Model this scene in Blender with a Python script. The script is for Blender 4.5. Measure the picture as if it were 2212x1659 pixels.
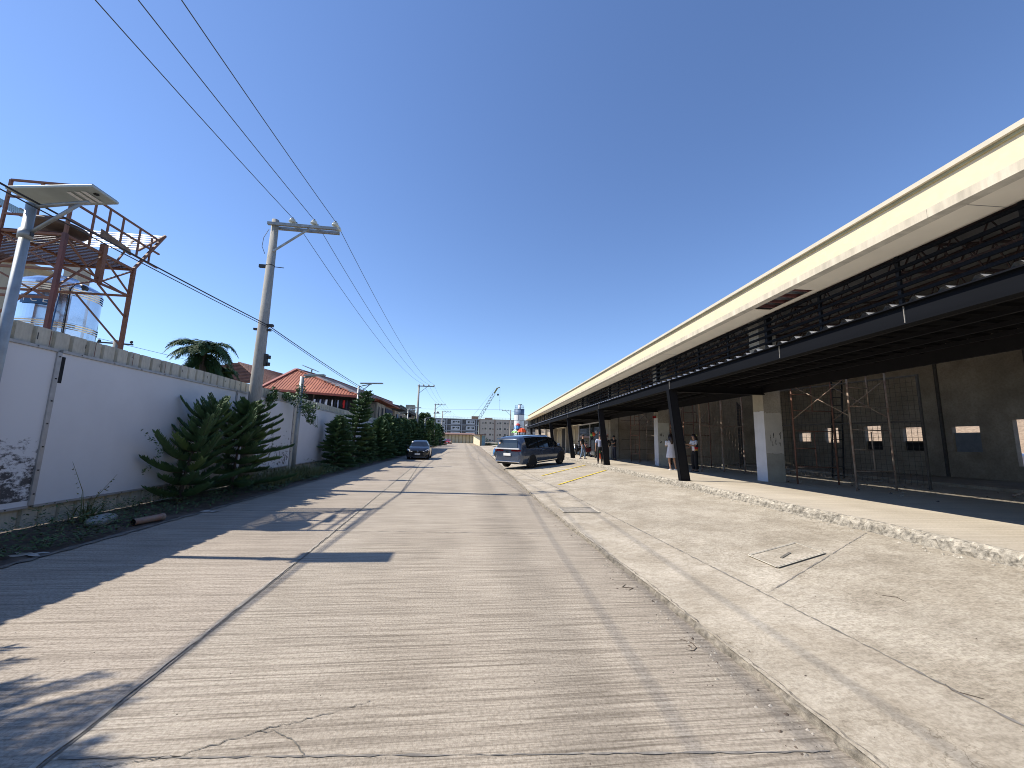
import bpy, bmesh, math, random
from mathutils import Vector, Matrix
from math import sin, cos, tan, pi, radians, atan2, sqrt
for o in list(bpy.data.objects): bpy.data.objects.remove(o)
SC = bpy.context.scene
COL = SC.collection

# ------------------------------------------------------------------ camera
cd = bpy.data.cameras.new("camera"); cam = bpy.data.objects.new("camera", cd); COL.objects.link(cam)
PITCH, YAW, ROLL = radians(8.241), radians(6.8356), 0.025
f = Vector((sin(YAW)*cos(PITCH), cos(YAW)*cos(PITCH), sin(PITCH)))
r0 = Vector((cos(YAW), -sin(YAW), 0)); u0 = r0.cross(f)
rr = r0*cos(ROLL)+u0*sin(ROLL); uu = -r0*sin(ROLL)+u0*cos(ROLL)
m = Matrix((rr, uu, -f)).transposed().to_4x4(); m.translation = Vector((0, 0, 1.6))
cam.matrix_world = m
cd.sensor_width = 36; cd.lens = 36*850/2212; cd.clip_end = 3000; cd.clip_start = .05
SC.camera = cam
# ------------------------------------------------------------------ sky and sun
SUNV = Vector((-1, .1, 1.11)).normalized()
w = bpy.data.worlds.new("World"); SC.world = w; w.use_nodes = True
nt = w.node_tree; bg = nt.nodes["Background"]
sky = nt.nodes.new("ShaderNodeTexSky"); sky.sky_type = 'NISHITA'; sky.sun_disc = False
sky.sun_elevation = math.asin(SUNV.z); sky.sun_rotation = atan2(SUNV.x, SUNV.y)
sky.altitude = 0; sky.air_density = 1.0; sky.dust_density = 0.1; sky.ozone_density = 1.7
tint = nt.nodes.new("ShaderNodeMix"); tint.data_type = 'RGBA'; tint.blend_type = 'MULTIPLY'; tint.inputs[0].default_value = 1; tint.inputs[7].default_value = (.78, .88, 1.08, 1)
nt.links.new(sky.outputs[0], tint.inputs[6]); nt.links.new(tint.outputs[2], bg.inputs[0]); bg.inputs[1].default_value = 0.112
sl = bpy.data.lights.new("sun", 'SUN'); sl.energy = 4.2; sl.angle = radians(.53); sl.color = (1, .93, .82)
so = bpy.data.objects.new("sun", sl); COL.objects.link(so)
so.rotation_euler = SUNV.to_track_quat('Z', 'Y').to_euler(); so.location = (0, 0, 30)
SC.view_settings.view_transform = 'Standard'; SC.view_settings.look = 'None'
SC.view_settings.exposure = 0.68; SC.view_settings.gamma = 1
SC.cycles.filter_width = 1.0

# ------------------------------------------------------------------ materials
MATS = {}
def M(name, col, rough=.8, var=.12, scale=3., bump=0., metal=0., stretch=(1, 1, 1), col2=None, fine=0., spec=.5, big=0., trans=0., coat=0.):
    if name in MATS: return MATS[name]
    mt = bpy.data.materials.new(name); mt.use_nodes = True; n = mt.node_tree.nodes; l = mt.node_tree.links
    b = n["Principled BSDF"]; b.inputs["Roughness"].default_value = rough; b.inputs["Metallic"].default_value = metal
    b.inputs["Specular IOR Level"].default_value = spec
    b.inputs["Coat Weight"].default_value = coat
    if trans: b.inputs["Transmission Weight"].default_value = trans
    c = Vector(col[:3])
    c2 = Vector(col2) if col2 else c*(1-var*2)
    tc = n.new("ShaderNodeTexCoord"); mp = n.new("ShaderNodeMapping"); mp.inputs["Scale"].default_value = stretch
    l.new(tc.outputs["Object"], mp.inputs[0])
    nz = n.new("ShaderNodeTexNoise"); nz.inputs["Scale"].default_value = scale; nz.inputs["Detail"].default_value = 6; nz.inputs["Roughness"].default_value = .62
    l.new(mp.outputs[0], nz.inputs["Vector"])
    cr = n.new("ShaderNodeValToRGB"); cr.color_ramp.elements[0].position = .32; cr.color_ramp.elements[1].position = .68
    cr.color_ramp.elements[0].color = (*c2, 1); cr.color_ramp.elements[1].color = (*(c*(1+var*.35)), 1)
    l.new(nz.outputs[0], cr.inputs[0]); out = cr.outputs[0]
    if fine:
        n2 = n.new("ShaderNodeTexNoise"); n2.inputs["Scale"].default_value = scale*14; n2.inputs["Detail"].default_value = 4
        l.new(mp.outputs[0], n2.inputs["Vector"])
        mx = n.new("ShaderNodeMix"); mx.data_type = 'RGBA'; mx.blend_type = 'MULTIPLY'; mx.inputs[0].default_value = fine
        r2 = n.new("ShaderNodeValToRGB"); r2.color_ramp.elements[0].position = .35; r2.color_ramp.elements[1].position = .6
        r2.color_ramp.elements[0].color = (.45, .43, .4, 1)
        l.new(n2.outputs[0], r2.inputs[0]); l.new(out, mx.inputs[6]); l.new(r2.outputs[0], mx.inputs[7]); out = mx.outputs[2]
    if big:
        n3 = n.new("ShaderNodeTexNoise"); n3.inputs["Scale"].default_value = .45; n3.inputs["Detail"].default_value = 5
        l.new(tc.outputs["Object"], n3.inputs["Vector"])
        mx = n.new("ShaderNodeMix"); mx.data_type = 'RGBA'; mx.blend_type = 'MULTIPLY'; mx.inputs[0].default_value = big
        r3 = n.new("ShaderNodeValToRGB"); r3.color_ramp.elements[0].position = .38; r3.color_ramp.elements[1].position = .62
        r3.color_ramp.elements[0].color = (.55, .53, .5, 1)
        l.new(n3.outputs[0], r3.inputs[0]); l.new(out, mx.inputs[6]); l.new(r3.outputs[0], mx.inputs[7]); out = mx.outputs[2]
    l.new(out, b.inputs["Base Color"])
    if bump:
        bp = n.new("ShaderNodeBump"); bp.inputs["Strength"].default_value = bump; bp.inputs["Distance"].default_value = .02
        l.new(nz.outputs[0], bp.inputs["Height"]); l.new(bp.outputs[0], b.inputs["Normal"])
    MATS[name] = mt; return mt

def concrete_mat(name, base, streak, along='x', tine=.5, streaks_scale=38., speck=.5, big=.5, hgt=.004, dust_and_wire_shadow=False):
    """brushed concrete: fine ridges across the slab, worn blotches and specks"""
    mt = bpy.data.materials.new(name); mt.use_nodes = True; n = mt.node_tree.nodes; l = mt.node_tree.links
    b = n["Principled BSDF"]; b.inputs["Roughness"].default_value = .9; b.inputs["Specular IOR Level"].default_value = .3
    tc = n.new("ShaderNodeTexCoord")
    def noise(scale, detail=5, st=(1, 1, 1), rough=.6, rot=0):
        mp = n.new("ShaderNodeMapping"); mp.inputs["Scale"].default_value = st; mp.inputs["Rotation"].default_value = (0, 0, rot)
        l.new(tc.outputs["Object"], mp.inputs[0])
        z = n.new("ShaderNodeTexNoise"); z.inputs["Scale"].default_value = scale; z.inputs["Detail"].default_value = detail; z.inputs["Roughness"].default_value = rough
        l.new(mp.outputs[0], z.inputs["Vector"]); return z.outputs[0]
    def ramp(src, p0, p1, c0, c1):
        r = n.new("ShaderNodeValToRGB"); r.color_ramp.elements[0].position = p0; r.color_ramp.elements[1].position = p1
        r.color_ramp.elements[0].color = (*c0, 1); r.color_ramp.elements[1].color = (*c1, 1); l.new(src, r.inputs[0]); return r.outputs[0]
    def mul(a, bb, fac):
        mx = n.new("ShaderNodeMix"); mx.data_type = 'RGBA'; mx.blend_type = 'MULTIPLY'; mx.inputs[0].default_value = fac
        l.new(a, mx.inputs[6]); l.new(bb, mx.inputs[7]); return mx.outputs[2]
    st = (.02, 1, 1) if along == 'x' else (.35, 1, 1)
    rot = 0 if along == 'x' else .6
    tin = noise(streaks_scale, 5, st, .75, rot)
    tin2 = noise(streaks_scale*.3, 6, (st[0]*2.2, 1, 1), .8, rot)
    out = ramp(noise(1.3, 6), .3, .7, tuple(c*.86 for c in base), base)
    out = mul(out, ramp(tin, .41, .53, streak, (1, 1, 1)), tine)
    out = mul(out, ramp(tin2, .36, .56, (.74, .72, .70), (1, 1, 1)), tine*.32)
    tin3 = noise(streaks_scale*2.1, 3, st, .6, rot); out = mul(out, ramp(tin3, .40, .54, streak, (1, 1, 1)), tine*.75)
    out = mul(out, ramp(noise(42, 4), .40, .54, (.55, .53, .50), (1, 1, 1)), speck)
    out = mul(out, ramp(noise(.32, 5, (1, .5, 1)), .36, .62, (.68, .66, .63), (1, 1, 1)), big)
    if along == 'd':   # fine crazing of the old slab, in patches
        vz = n.new("ShaderNodeTexVoronoi"); vz.feature = 'DISTANCE_TO_EDGE'; vz.inputs["Scale"].default_value = 4.5
        dm = n.new("ShaderNodeMix"); dm.data_type = 'RGBA'; dm.blend_type = 'ADD'; dm.inputs[0].default_value = .35
        nzc = n.new("ShaderNodeTexNoise"); nzc.inputs["Scale"].default_value = 7; nzc.inputs["Detail"].default_value = 5; l.new(tc.outputs["Object"], nzc.inputs["Vector"])
        l.new(tc.outputs["Object"], dm.inputs[6]); l.new(nzc.outputs[1], dm.inputs[7]); l.new(dm.outputs[2], vz.inputs["Vector"])
        cz = ramp(vz.outputs[0], .0, .022, (.58, .55, .5), (1, 1, 1)); mk = ramp(noise(.9, 4), .46, .60, (0, 0, 0), (1, 1, 1))
        mx = n.new("ShaderNodeMix"); mx.data_type = 'RGBA'; mx.blend_type = 'MULTIPLY'; l.new(mk, mx.inputs[0]); l.new(out, mx.inputs[6]); l.new(cz, mx.inputs[7]); out = mx.outputs[2]
        out = mul(out, ramp(noise(1.6, 7, (1, 1, 1), .7), .40, .60, (.70, .675, .64), (1, 1, 1)), .75)
    if dust_and_wire_shadow:   # an overhead wire's shadow painted as a dark streak, and the dusty gutter
        sx = n.new("ShaderNodeSeparateXYZ"); l.new(tc.outputs["Object"], sx.inputs[0])
        nn = noise(.7, 3, (1, .3, 1))
        ad = n.new("ShaderNodeMath"); ad.operation = 'MULTIPLY_ADD'; l.new(nn, ad.inputs[0]); ad.inputs[1].default_value = .5; l.new(sx.outputs[0], ad.inputs[2])
        mr = n.new("ShaderNodeValToRGB"); e = mr.color_ramp.elements
        sc = n.new("ShaderNodeMath"); sc.operation = 'MULTIPLY_ADD'; l.new(ad.outputs[0], sc.inputs[0]); sc.inputs[1].default_value = 1/6.; sc.inputs[2].default_value = .5
        l.new(sc.outputs[0], mr.inputs[0])
        e[0].position = .0; e[0].color = (1, 1, 1, 1); e[1].position = 1; e[1].color = (.8, .76, .72, 1)
        for p, v in ((.60, 1), (.665, .80), (.70, .78), (.74, .98), (.84, .92), (.885, .74), (.93, .70)):
            q = e.new(p); q.color = (v, v*.985, v*.96, 1)
        out = mul(out, mr.outputs[0], .9)
    l.new(out, b.inputs["Base Color"])
    bp = n.new("ShaderNodeBump"); bp.inputs["Strength"].default_value = 1; bp.inputs["Distance"].default_value = hgt
    ad = n.new("ShaderNodeMath"); ad.operation = 'MULTIPLY_ADD'; l.new(noise(60, 4), ad.inputs[0]); ad.inputs[1].default_value = .8; l.new(tin, ad.inputs[2])
    l.new(ad.outputs[0], bp.inputs["Height"]); l.new(bp.outputs[0], b.inputs["Normal"])
    MATS[name] = mt; return mt

road_m = concrete_mat("ribbed road concrete", (.55, .487, .40), (.42, .40, .38), tine=.62, streaks_scale=32, hgt=.008, dust_and_wire_shadow=True)
lane_m = concrete_mat("left lane concrete", (.495, .43, .352), (.5, .48, .46), tine=.6, streaks_scale=26, speck=.6, hgt=.006, big=.35)
apron_m = concrete_mat("broomed apron concrete", (.61, .545, .435), (.5, .48, .46), along='d', tine=.36, streaks_scale=24, speck=.5, big=.55, hgt=.008)
strip_m = concrete_mat("gutter strip concrete", (.60, .535, .43), (.55, .53, .5), along='d', tine=.32, streaks_scale=20, speck=.4, big=.6, hgt=.006)
plat_m = concrete_mat("walkway concrete", (.62, .55, .44), (.6, .58, .56), tine=.3, streaks_scale=12, speck=.35, big=.5, hgt=.003)
crack_m = M("crack dirt", (.21, .19, .155), .95, .3, 12)
joint_m = M("joint filler", (.27, .245, .21), .95, .3, 9)
lip_m = M("joint lip cement", (.42, .375, .31), .95, .25, 11)
rubble_m = M("broken cement", (.58, .53, .43), .95, .3, 13, bump=1., fine=.85, col2=(.25,.22,.175))
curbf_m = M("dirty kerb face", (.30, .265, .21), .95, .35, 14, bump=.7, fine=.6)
earth_m = M("verge earth", (.13, .10, .075), .95, .3, 5, bump=.6)
ground_m = M("dry ground", (.34, .31, .25), .95, .2, .3, bump=.2, fine=.5)
cream_m = M("corrugated cream sheet", (.57, .54, .44), .55, .12, 2.2, stretch=(1, 1, .35), fine=.25)
white_m = M("white panel sheet", (.66, .67, .69), .5, .03, 1.2)
trim_m = M("grey aluminium trim", (.42, .42, .42), .45, .12, 5, metal=.3)
bolt_m = M("dark bolt", (.03, .03, .03), .5, .1, 5)
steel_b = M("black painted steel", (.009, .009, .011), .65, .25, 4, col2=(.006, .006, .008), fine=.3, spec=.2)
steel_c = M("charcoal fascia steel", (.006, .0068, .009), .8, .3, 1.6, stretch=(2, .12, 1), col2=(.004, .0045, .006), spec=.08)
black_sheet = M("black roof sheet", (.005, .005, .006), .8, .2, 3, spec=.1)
galv = M("galvanised sheet", (.55, .56, .57), .35, .12, 5, metal=.7)
wallpaint = M("cream stucco", (.68, .555, .365), .75, .035, 5, bump=.15)
ledge_m = M("stained ledge plaster", (.56, .49, .37), .8, .16, 2.5, stretch=(1, 2, .4))
soffit_m = M("beige soffit board", (.76, .66, .50), .7, .05, .8)
capw_m = M("white cap flashing", (.56, .50, .38), .4, .05, 2)
olive_m = M("olive drip edge", (.36, .33, .19), .6, .1, 3)
conc_raw = M("raw grey concrete", (.42, .38, .32), .9, .16, 1.4, bump=.3, fine=.35)
plaster_w = M("white skim plaster", (.62, .62, .64), .8, .05, 3)
plaster_b = M("beige skim plaster", (.44, .40, .32), .85, .1, 3)
partwall = M("partition plaster", (.50, .41, .31), .9, .16, 1.1, bump=.2, fine=.3, big=.4)
brownwall = M("brown plaster wall", (.42, .35, .27), .9, .16, 1.1, bump=.2, fine=.3, big=.4)
rust_m = M("rusty scaffold tube", (.22, .095, .06), .75, .4, 9, col2=(.10, .06, .045))
tube_g = M("worn scaffold tube", (.33, .28, .22), .7, .35, 7, col2=(.20, .11, .08))
redox = M("red oxide steel", (.14, .042, .032), .6, .3, 4, col2=(.09, .032, .026))
truss_m = M("red roof steel darkened for shade", (.055, .026, .020), .7, .3, 4)  # red oxide copy, its colour darkened for the shade under the roof
redox2 = M("weathered red oxide steel", (.15, .060, .036), .65, .35, 6, col2=(.20, .095, .055))
slatw = M("white slat", (.85, .85, .83), .5, .06, 4)
slatb = M("blue grey slat", (.10, .22, .27), .5, .15, 4)
slatd = M("maroon deck slat", (.07, .022, .025), .6, .3, 4)
stainless = M("stainless tank steel", (.72, .75, .80), .12, .05, 2.5, metal=1.)
tankrib = M("tank rib steel", (.68, .70, .74), .2, .05, 2.5, metal=1.)
bluepl = M("blue lettering band", (.03, .12, .30), .5, .1, 3)
whitepl = M("white plastic", (.8, .8, .8), .5, .04, 3)
polec = M("concrete pole", (.37, .355, .32), .9, .14, 1.2, stretch=(3, 3, .5), bump=.25, fine=.35)
bracket = M("galvanised bracket", (.36, .37, .36), .5, .2, 6, metal=.5)
lampg = M("grey lamp housing", (.42, .47, .46), .45, .08, 4, metal=.2)
lamp_pole = M("galvanised lamp pole", (.36, .40, .42), .5, .12, 5, metal=.35)
porcel = M("porcelain insulator", (.55, .60, .58), .15, .1, 8)
wire_m = M("power wire", (.06, .065, .07), .6, .1, 8)
wire_b = M("black cable", (.02, .02, .024), .6, .1, 8)
bark_m = M("bark", (.10, .075, .055), .95, .25, 12, bump=.5)
pine_m = M("pine needles", (.062, .125, .042), .75, .3, 2.2, col2=(.028, .065, .024))
pine_m2 = M("young pine tips", (.13, .19, .05), .7, .25, 3, col2=(.05, .10, .03))
leaf_m = M("vine leaf", (.06, .13, .03), .6, .35, 8, col2=(.025, .06, .02))
weed_m = M("weed leaf", (.085, .15, .05), .7, .35, 6, col2=(.045, .07, .03))
grass_m = M("tall grass", (.10, .15, .045), .7, .3, 5, col2=(.14, .12, .05))
palm_m = M("palm leaf", (.040, .085, .030), .75, .3, 3, col2=(.022, .05, .02), spec=.25)
tree_m = M("broad leaf", (.10, .18, .055), .6, .35, 1.8, col2=(.035, .075, .025))
glass_d = M("tinted car glass", (.012, .015, .017), .06, .1, 2, spec=.8)
glass_s = M("shop window glass", (.03, .035, .035), .05, .1, 2, spec=.9)
rubber = M("tyre rubber", (.02, .02, .02), .85, .1, 9)
rim_d = M("dark alloy wheel", (.22, .20, .19), .35, .1, 9, metal=.8)
rim_l = M("alloy wheel", (.45, .45, .46), .3, .1, 9, metal=.9)
paint_k = M("black car paint", (.006, .006, .007), .22, .05, 2, coat=.5)
paint_n = M("steel blue car paint", (.065, .09, .14), .26, .05, 2, metal=.35, coat=1.)
paint_r = M("red car paint", (.35, .02, .02), .25, .05, 2, coat=1.)
paint_w = M("white car paint", (.75, .75, .75), .3, .03, 2, coat=1.)
paint_s = M("silver blue car paint", (.35, .45, .55), .3, .03, 2, metal=.4, coat=1.)
chrome = M("chrome", (.8, .8, .8), .12, .02, 2, metal=1.)
tail_m = M("red tail lamp", (.30, .01, .012), .15, .1, 3, coat=1.)
lens_m = M("clear headlamp", (.85, .86, .88), .2, .05, 5, metal=.1)
plate_m = M("number plate", (.78, .78, .74), .5, .03, 5)
ink_m = M("plate ink", (.03, .03, .03), .6, .05, 5)
yellow_m = M("yellow road paint", (.90, .66, .06), .8, .2, 7, fine=.45)
skin_m = M("skin", (.42, .24, .16), .55, .06, 8)
hair_m = M("dark brown hair", (.035, .018, .012), .45, .3, 30)
cl_black = M("black cloth", (.012, .012, .014), .9, .2, 9)
cl_jean = M("blue denim", (.14, .20, .30), .9, .2, 9)
cl_navy = M("dark navy denim", (.025, .03, .05), .9, .2, 9)
cl_white = M("white cotton", (.66, .66, .72), .9, .06, 9)
cl_lilac = M("pale blue cotton", (.35, .38, .5), .9, .06, 9)
cl_red = M("red cloth", (.5, .02, .02), .9, .06, 9)
cl_yel = M("yellow cloth", (.75, .5, .06), .9, .06, 9)
shoe_m = M("shoe", (.05, .05, .06), .7, .1, 9)
shoe_w = M("pale shoe", (.55, .55, .58), .7, .1, 9)
rooftile = M("brown roof tile", (.23, .12, .085), .8, .25, 4, col2=(.13, .07, .055), bump=.2)
rustroof = M("rusty red roof sheet", (.42, .14, .075), .7, .3, 1.3, stretch=(1, .5, 1), col2=(.27, .075, .045), fine=.3, bump=.2)
greyroof = M("faded galvanised roof", (.34, .30, .30), .6, .25, 3, col2=(.20, .16, .15), stretch=(3, .5, 1))
redcap = M("red roof capping", (.30, .07, .045), .6, .2, 4)
patchw = M("white roof sealant", (.7, .66, .58), .8, .1, 6)
housewall = M("grey house wall", (.30, .27, .23), .9, .15, 1.5, fine=.3)
housebei = M("beige house wall", (.46, .40, .30), .9, .15, 1.5, fine=.3)
darkin = M("dark interior", (.015, .017, .02), .9, .2, 2)
blueshade = M("blue awning", (.03, .05, .10), .8, .2, 3)
darkroof = M("dark roof sheet", (.045, .045, .05), .7, .2, 3)
greenroof = M("green gutter sheet", (.20, .28, .25), .6, .2, 3)
aptgrey = M("unpainted block wall", (.34, .35, .37), .9, .12, .25, fine=.25)
aptdark = M("bare concrete frame", (.16, .16, .165), .9, .3, .5, fine=.3)
aptwhite = M("skim coated wall bay", (.50, .51, .53), .9, .08, .4)
aptbei = M("taupe apartment paint", (.44, .38, .32), .9, .05, .3)
aptpil = M("cream pilaster", (.60, .55, .45), .9, .05, .3)
aptbrown = M("brown pilaster", (.27, .19, .15), .9, .05, .3)
pentm = M("brown brick penthouse", (.32, .21, .14), .9, .15, 1)
window_m = M("window glass", (.02, .022, .025), .2, .1, 3)
boothm = M("cream booth panel", (.66, .58, .40), .8, .08, .6, fine=.15)
boothp = M("brown booth post", (.32, .25, .15), .8, .1, 2)
boothroof = M("rusty booth roof", (.22, .12, .09), .8, .3, .8, col2=(.15, .10, .085))
bluegate = M("weathered blue gate", (.05, .20, .28), .7, .35, 1.5, col2=(.25, .33, .36))
crane_m = M("pale crane lattice", (.50, .55, .52), .6, .1, 2)
crane_y = M("yellow crane tip", (.30, .25, .06), .6, .1, 2)
silo_w = M("white silo paint", (.70, .70, .68), .6, .08, .8)
silo_b = M("blue silo paint", (.10, .16, .26), .6, .12, .8)
silo_d = M("silo seam", (.05, .08, .13), .7, .1, 2)
pl_or = M("orange plastic", (.75, .11, .03), .4, .05, 2)
pl_red = M("red plastic", (.5, .03, .03), .4, .05, 2)
pl_blue = M("blue plastic", (.05, .22, .50), .4, .05, 2)
pl_green = M("green plastic", (.25, .55, .15), .4, .05, 2)
pl_cyan = M("pale plastic", (.6, .72, .75), .4, .05, 2)
pipe_o = M("orange drain pipe", (.30, .13, .08), .6, .25, 9, col2=(.3, .25, .2))
bag_m = M("crumpled translucent bag", (.36, .38, .36), .35, .25, 9, bump=.6)
paper_m = M("crumpled paper", (.50, .47, .42), .8, .15, 9, bump=.4)
stone_m = M("stone tile wall", (.42, .33, .25), .9, .3, 2.5, stretch=(1, 2.5, 9), col2=(.24, .18, .14))
navy_m = M("navy car paint", (.02, .03, .07), .2, .05, 2, coat=1.)
tarp_m = M("grey window sheet", (.22, .24, .27), .7, .15, 3)
pvc_m = M("white timber post", (.34, .32, .30), .8, .1, 3)
graf_m = M("charcoal smear", (.10, .09, .08), .95, .2, 12)

# white panel with mould, mask by position
def mould_panel():
    mt = bpy.data.materials.new("mouldy white panel"); mt.use_nodes = True; n = mt.node_tree.nodes; l = mt.node_tree.links
    b = n["Principled BSDF"]; b.inputs["Roughness"].default_value = .55
    tc = n.new("ShaderNodeTexCoord"); sx = n.new("ShaderNodeSeparateXYZ"); l.new(tc.outputs["Object"], sx.inputs[0])
    nz = n.new("ShaderNodeTexNoise"); nz.inputs["Scale"].default_value = 9; nz.inputs["Detail"].default_value = 9; nz.inputs["Roughness"].default_value = .75
    mp = n.new("ShaderNodeMapping"); mp.inputs["Scale"].default_value = (1, .6, 1.2); l.new(tc.outputs["Object"], mp.inputs[0]); l.new(mp.outputs[0], nz.inputs["Vector"])
    def rng(src, a, bb, c, d):
        r = n.new("ShaderNodeMapRange"); r.inputs[1].default_value = a; r.inputs[2].default_value = bb; r.inputs[3].default_value = c; r.inputs[4].default_value = d
        l.new(src, r.inputs[0]); return r.outputs[0]
    zz = rng(sx.outputs[2], .5, 1.65, .17, 0.)     # lower = mouldier
    yy = rng(sx.outputs[1], 6.83, 6.87, 0., -1.)
    a = n.new("ShaderNodeMath"); a.operation = 'ADD'; l.new(nz.outputs[0], a.inputs[0]); l.new(zz, a.inputs[1])
    a2 = n.new("ShaderNodeMath"); a2.operation = 'ADD'; l.new(a.outputs[0], a2.inputs[0]); l.new(yy, a2.inputs[1])
    z3 = rng(sx.outputs[2], 1.45, 1.7, 0., -.25)
    a3 = n.new("ShaderNodeMath"); a3.operation = 'ADD'; l.new(a2.outputs[0], a3.inputs[0]); l.new(z3, a3.inputs[1])
    z4 = rng(sx.outputs[2], .50, .52, -1., 0.)
    a4 = n.new("ShaderNodeMath"); a4.operation = 'ADD'; l.new(a3.outputs[0], a4.inputs[0]); l.new(z4, a4.inputs[1])
    cr = n.new("ShaderNodeValToRGB"); cr.color_ramp.elements[0].position = .56; cr.color_ramp.elements[1].position = .66
    cr.color_ramp.elements[0].color = (.66, .67, .69, 1); cr.color_ramp.elements[1].color = (.06, .06, .065, 1)
    l.new(a4.outputs[0], cr.inputs[0]); l.new(cr.outputs[0], b.inputs["Base Color"])
    return mt
mould_m = mould_panel()

# ------------------------------------------------------------------ mesh builder
class MB:
    def __init__(s): s.v = []; s.f = []; s.mi = []; s.mats = []; s.sm = []
    def _m(s, mat):
        if mat is None: mat = s.mats[0] if s.mats else None
        if mat not in s.mats: s.mats.append(mat)
        return s.mats.index(mat)
    def face(s, pts, mat=None, smooth=False):
        b = len(s.v); s.v += [tuple(p) for p in pts]; s.f.append(tuple(range(b, b+len(pts)))); s.mi.append(s._m(mat)); s.sm.append(smooth)
    def raw(s, verts, faces, mat=None, smooth=False):
        b = len(s.v); s.v += [tuple(p) for p in verts]; k = s._m(mat)
        for fc in faces: s.f.append(tuple(i+b for i in fc)); s.mi.append(k); s.sm.append(smooth)
    def box(s, x0, x1, y0, y1, z0, z1, mat=None):
        s.raw([(x0,y0,z0),(x1,y0,z0),(x1,y1,z0),(x0,y1,z0),(x0,y0,z1),(x1,y0,z1),(x1,y1,z1),(x0,y1,z1)],
              [(0,3,2,1),(4,5,6,7),(0,1,5,4),(1,2,6,5),(2,3,7,6),(3,0,4,7)], mat)
    def hexa(s, lo, hi, mat=None):   # two quads
        s.raw(list(lo)+list(hi), [(0,3,2,1),(4,5,6,7),(0,1,5,4),(1,2,6,5),(2,3,7,6),(3,0,4,7)], mat)
    def bar(s, a, b, w, h=None, mat=None, up=(0,0,1)):
        a = Vector(a); b = Vector(b); d = (b-a).normalized(); h = w if h is None else h
        u = Vector(up)
        if abs(d.dot(u)) > .98: u = Vector((1,0,0))
        x = d.cross(u).normalized(); y = x.cross(d).normalized()
        q = [x*w/2+y*h/2, -x*w/2+y*h/2, -x*w/2-y*h/2, x*w/2-y*h/2]
        s.hexa([a+k for k in q], [b+k for k in q], mat)
    def tube(s, pts, r, n=8, mat=None, smooth=True, caps=True):
        pts = [Vector(p) for p in pts]; rs = r if isinstance(r, (list, tuple)) else [r]*len(pts)
        vs = []; prev = None
        for i, p in enumerate(pts):
            d = (pts[min(i+1, len(pts)-1)]-pts[max(i-1, 0)]).normalized()
            u = prev if prev is not None else (Vector((0,0,1)) if abs(d.z) < .9 else Vector((1,0,0)))
            x = d.cross(u)
            if x.length < 1e-4: x = d.cross(Vector((0,1,0)))
            x.normalize(); y = x.cross(d).normalized(); prev = y
            for k in range(n):
                a = 2*pi*k/n; vs.append(p+(x*cos(a)+y*sin(a))*rs[i])
        fs = []
        for i in range(len(pts)-1):
            for k in range(n):
                fs.append((i*n+k, i*n+(k+1) % n, (i+1)*n+(k+1) % n, (i+1)*n+k))
        if caps: fs.append(tuple(range(n-1, -1, -1))); fs.append(tuple(range((len(pts)-1)*n, len(pts)*n)))
        s.raw(vs, fs, mat, smooth)
    def lathe(s, prof, c=(0,0,0), n=24, mat=None, axis='z', smooth=True):
        vs = []; c = Vector(c)
        for (r, h) in prof:
            for k in range(n):
                a = 2*pi*k/n
                p = Vector((r*cos(a), r*sin(a), h))
                if axis == 'x': p = Vector((h, r*cos(a), r*sin(a)))
                if axis == 'y': p = Vector((r*cos(a), h, -r*sin(a)))
                vs.append(c+p)
        fs = [(i*n+k, i*n+(k+1) % n, (i+1)*n+(k+1) % n, (i+1)*n+k) for i in range(len(prof)-1) for k in range(n)]
        s.raw(vs, fs, mat, smooth)
    def build(s, name, mat=None, parent=None, off=None, bevel=0):
        me = bpy.data.meshes.new(name)
        o3 = Vector((0,0,0))
        if off is not None: o3 = Vector(off)
        else:
            q = parent
            while q is not None:
                if q.get('world_parts'): o3 = Vector(q.location)
                q = q.parent
        me.from_pydata([(x-o3.x, y-o3.y, z-o3.z) for x, y, z in s.v], [], s.f)
        mats = [mm if mm is not None else mat for mm in s.mats]
        for mm in mats: me.materials.append(mm)
        me.polygons.foreach_set("material_index", s.mi); me.polygons.foreach_set("use_smooth", s.sm); me.update()
        o = bpy.data.objects.new(name, me); COL.objects.link(o)
        if parent is not None: o.parent = parent
        if bevel:
            b = o.modifiers.new("bevel", 'BEVEL'); b.width = bevel; b.segments = 2; b.limit_method = 'ANGLE'; b.harden_normals = False
        return o
def tag(o, label=None, cat=None, group=None, kind=None):
    if label: o["label"] = label
    if cat: o["category"] = cat
    if group: o["group"] = group
    if kind: o["kind"] = kind
    return o
def thing(name, label, cat, loc=(0,0,0), rz=0, group=None, world=True):
    o = bpy.data.objects.new(name, None); COL.objects.link(o); o.location = loc; o.rotation_euler = (0, 0, rz); o.empty_display_size = .2
    if world and rz == 0: o['world_parts'] = 1
    return tag(o, label, cat, group)
def copy_tree(o, parent=None):
    c = o.copy(); COL.objects.link(c); c.parent = parent
    for ch in [x for x in bpy.data.objects if x.parent == o]: copy_tree(ch, c)
    return c
def text(s, size, mat, parent, loc, rot, ext=.001, align='CENTER'):
    cu = bpy.data.curves.new("lettering", "FONT"); cu.body = s; cu.size = size; cu.extrude = ext; cu.align_x = align; cu.align_y = 'CENTER'
    cu.materials.append(mat); tmp = bpy.data.objects.new("lettering", cu); COL.objects.link(tmp); bpy.context.view_layer.update()
    me = bpy.data.meshes.new_from_object(tmp.evaluated_get(bpy.context.evaluated_depsgraph_get())); bpy.data.objects.remove(tmp); o = bpy.data.objects.new("lettering", me); COL.objects.link(o); o.parent = parent; o.location = loc; o.rotation_euler = rot
    return o
R = random.Random
def lerp(a, b, t): return a+(b-a)*t
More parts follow.
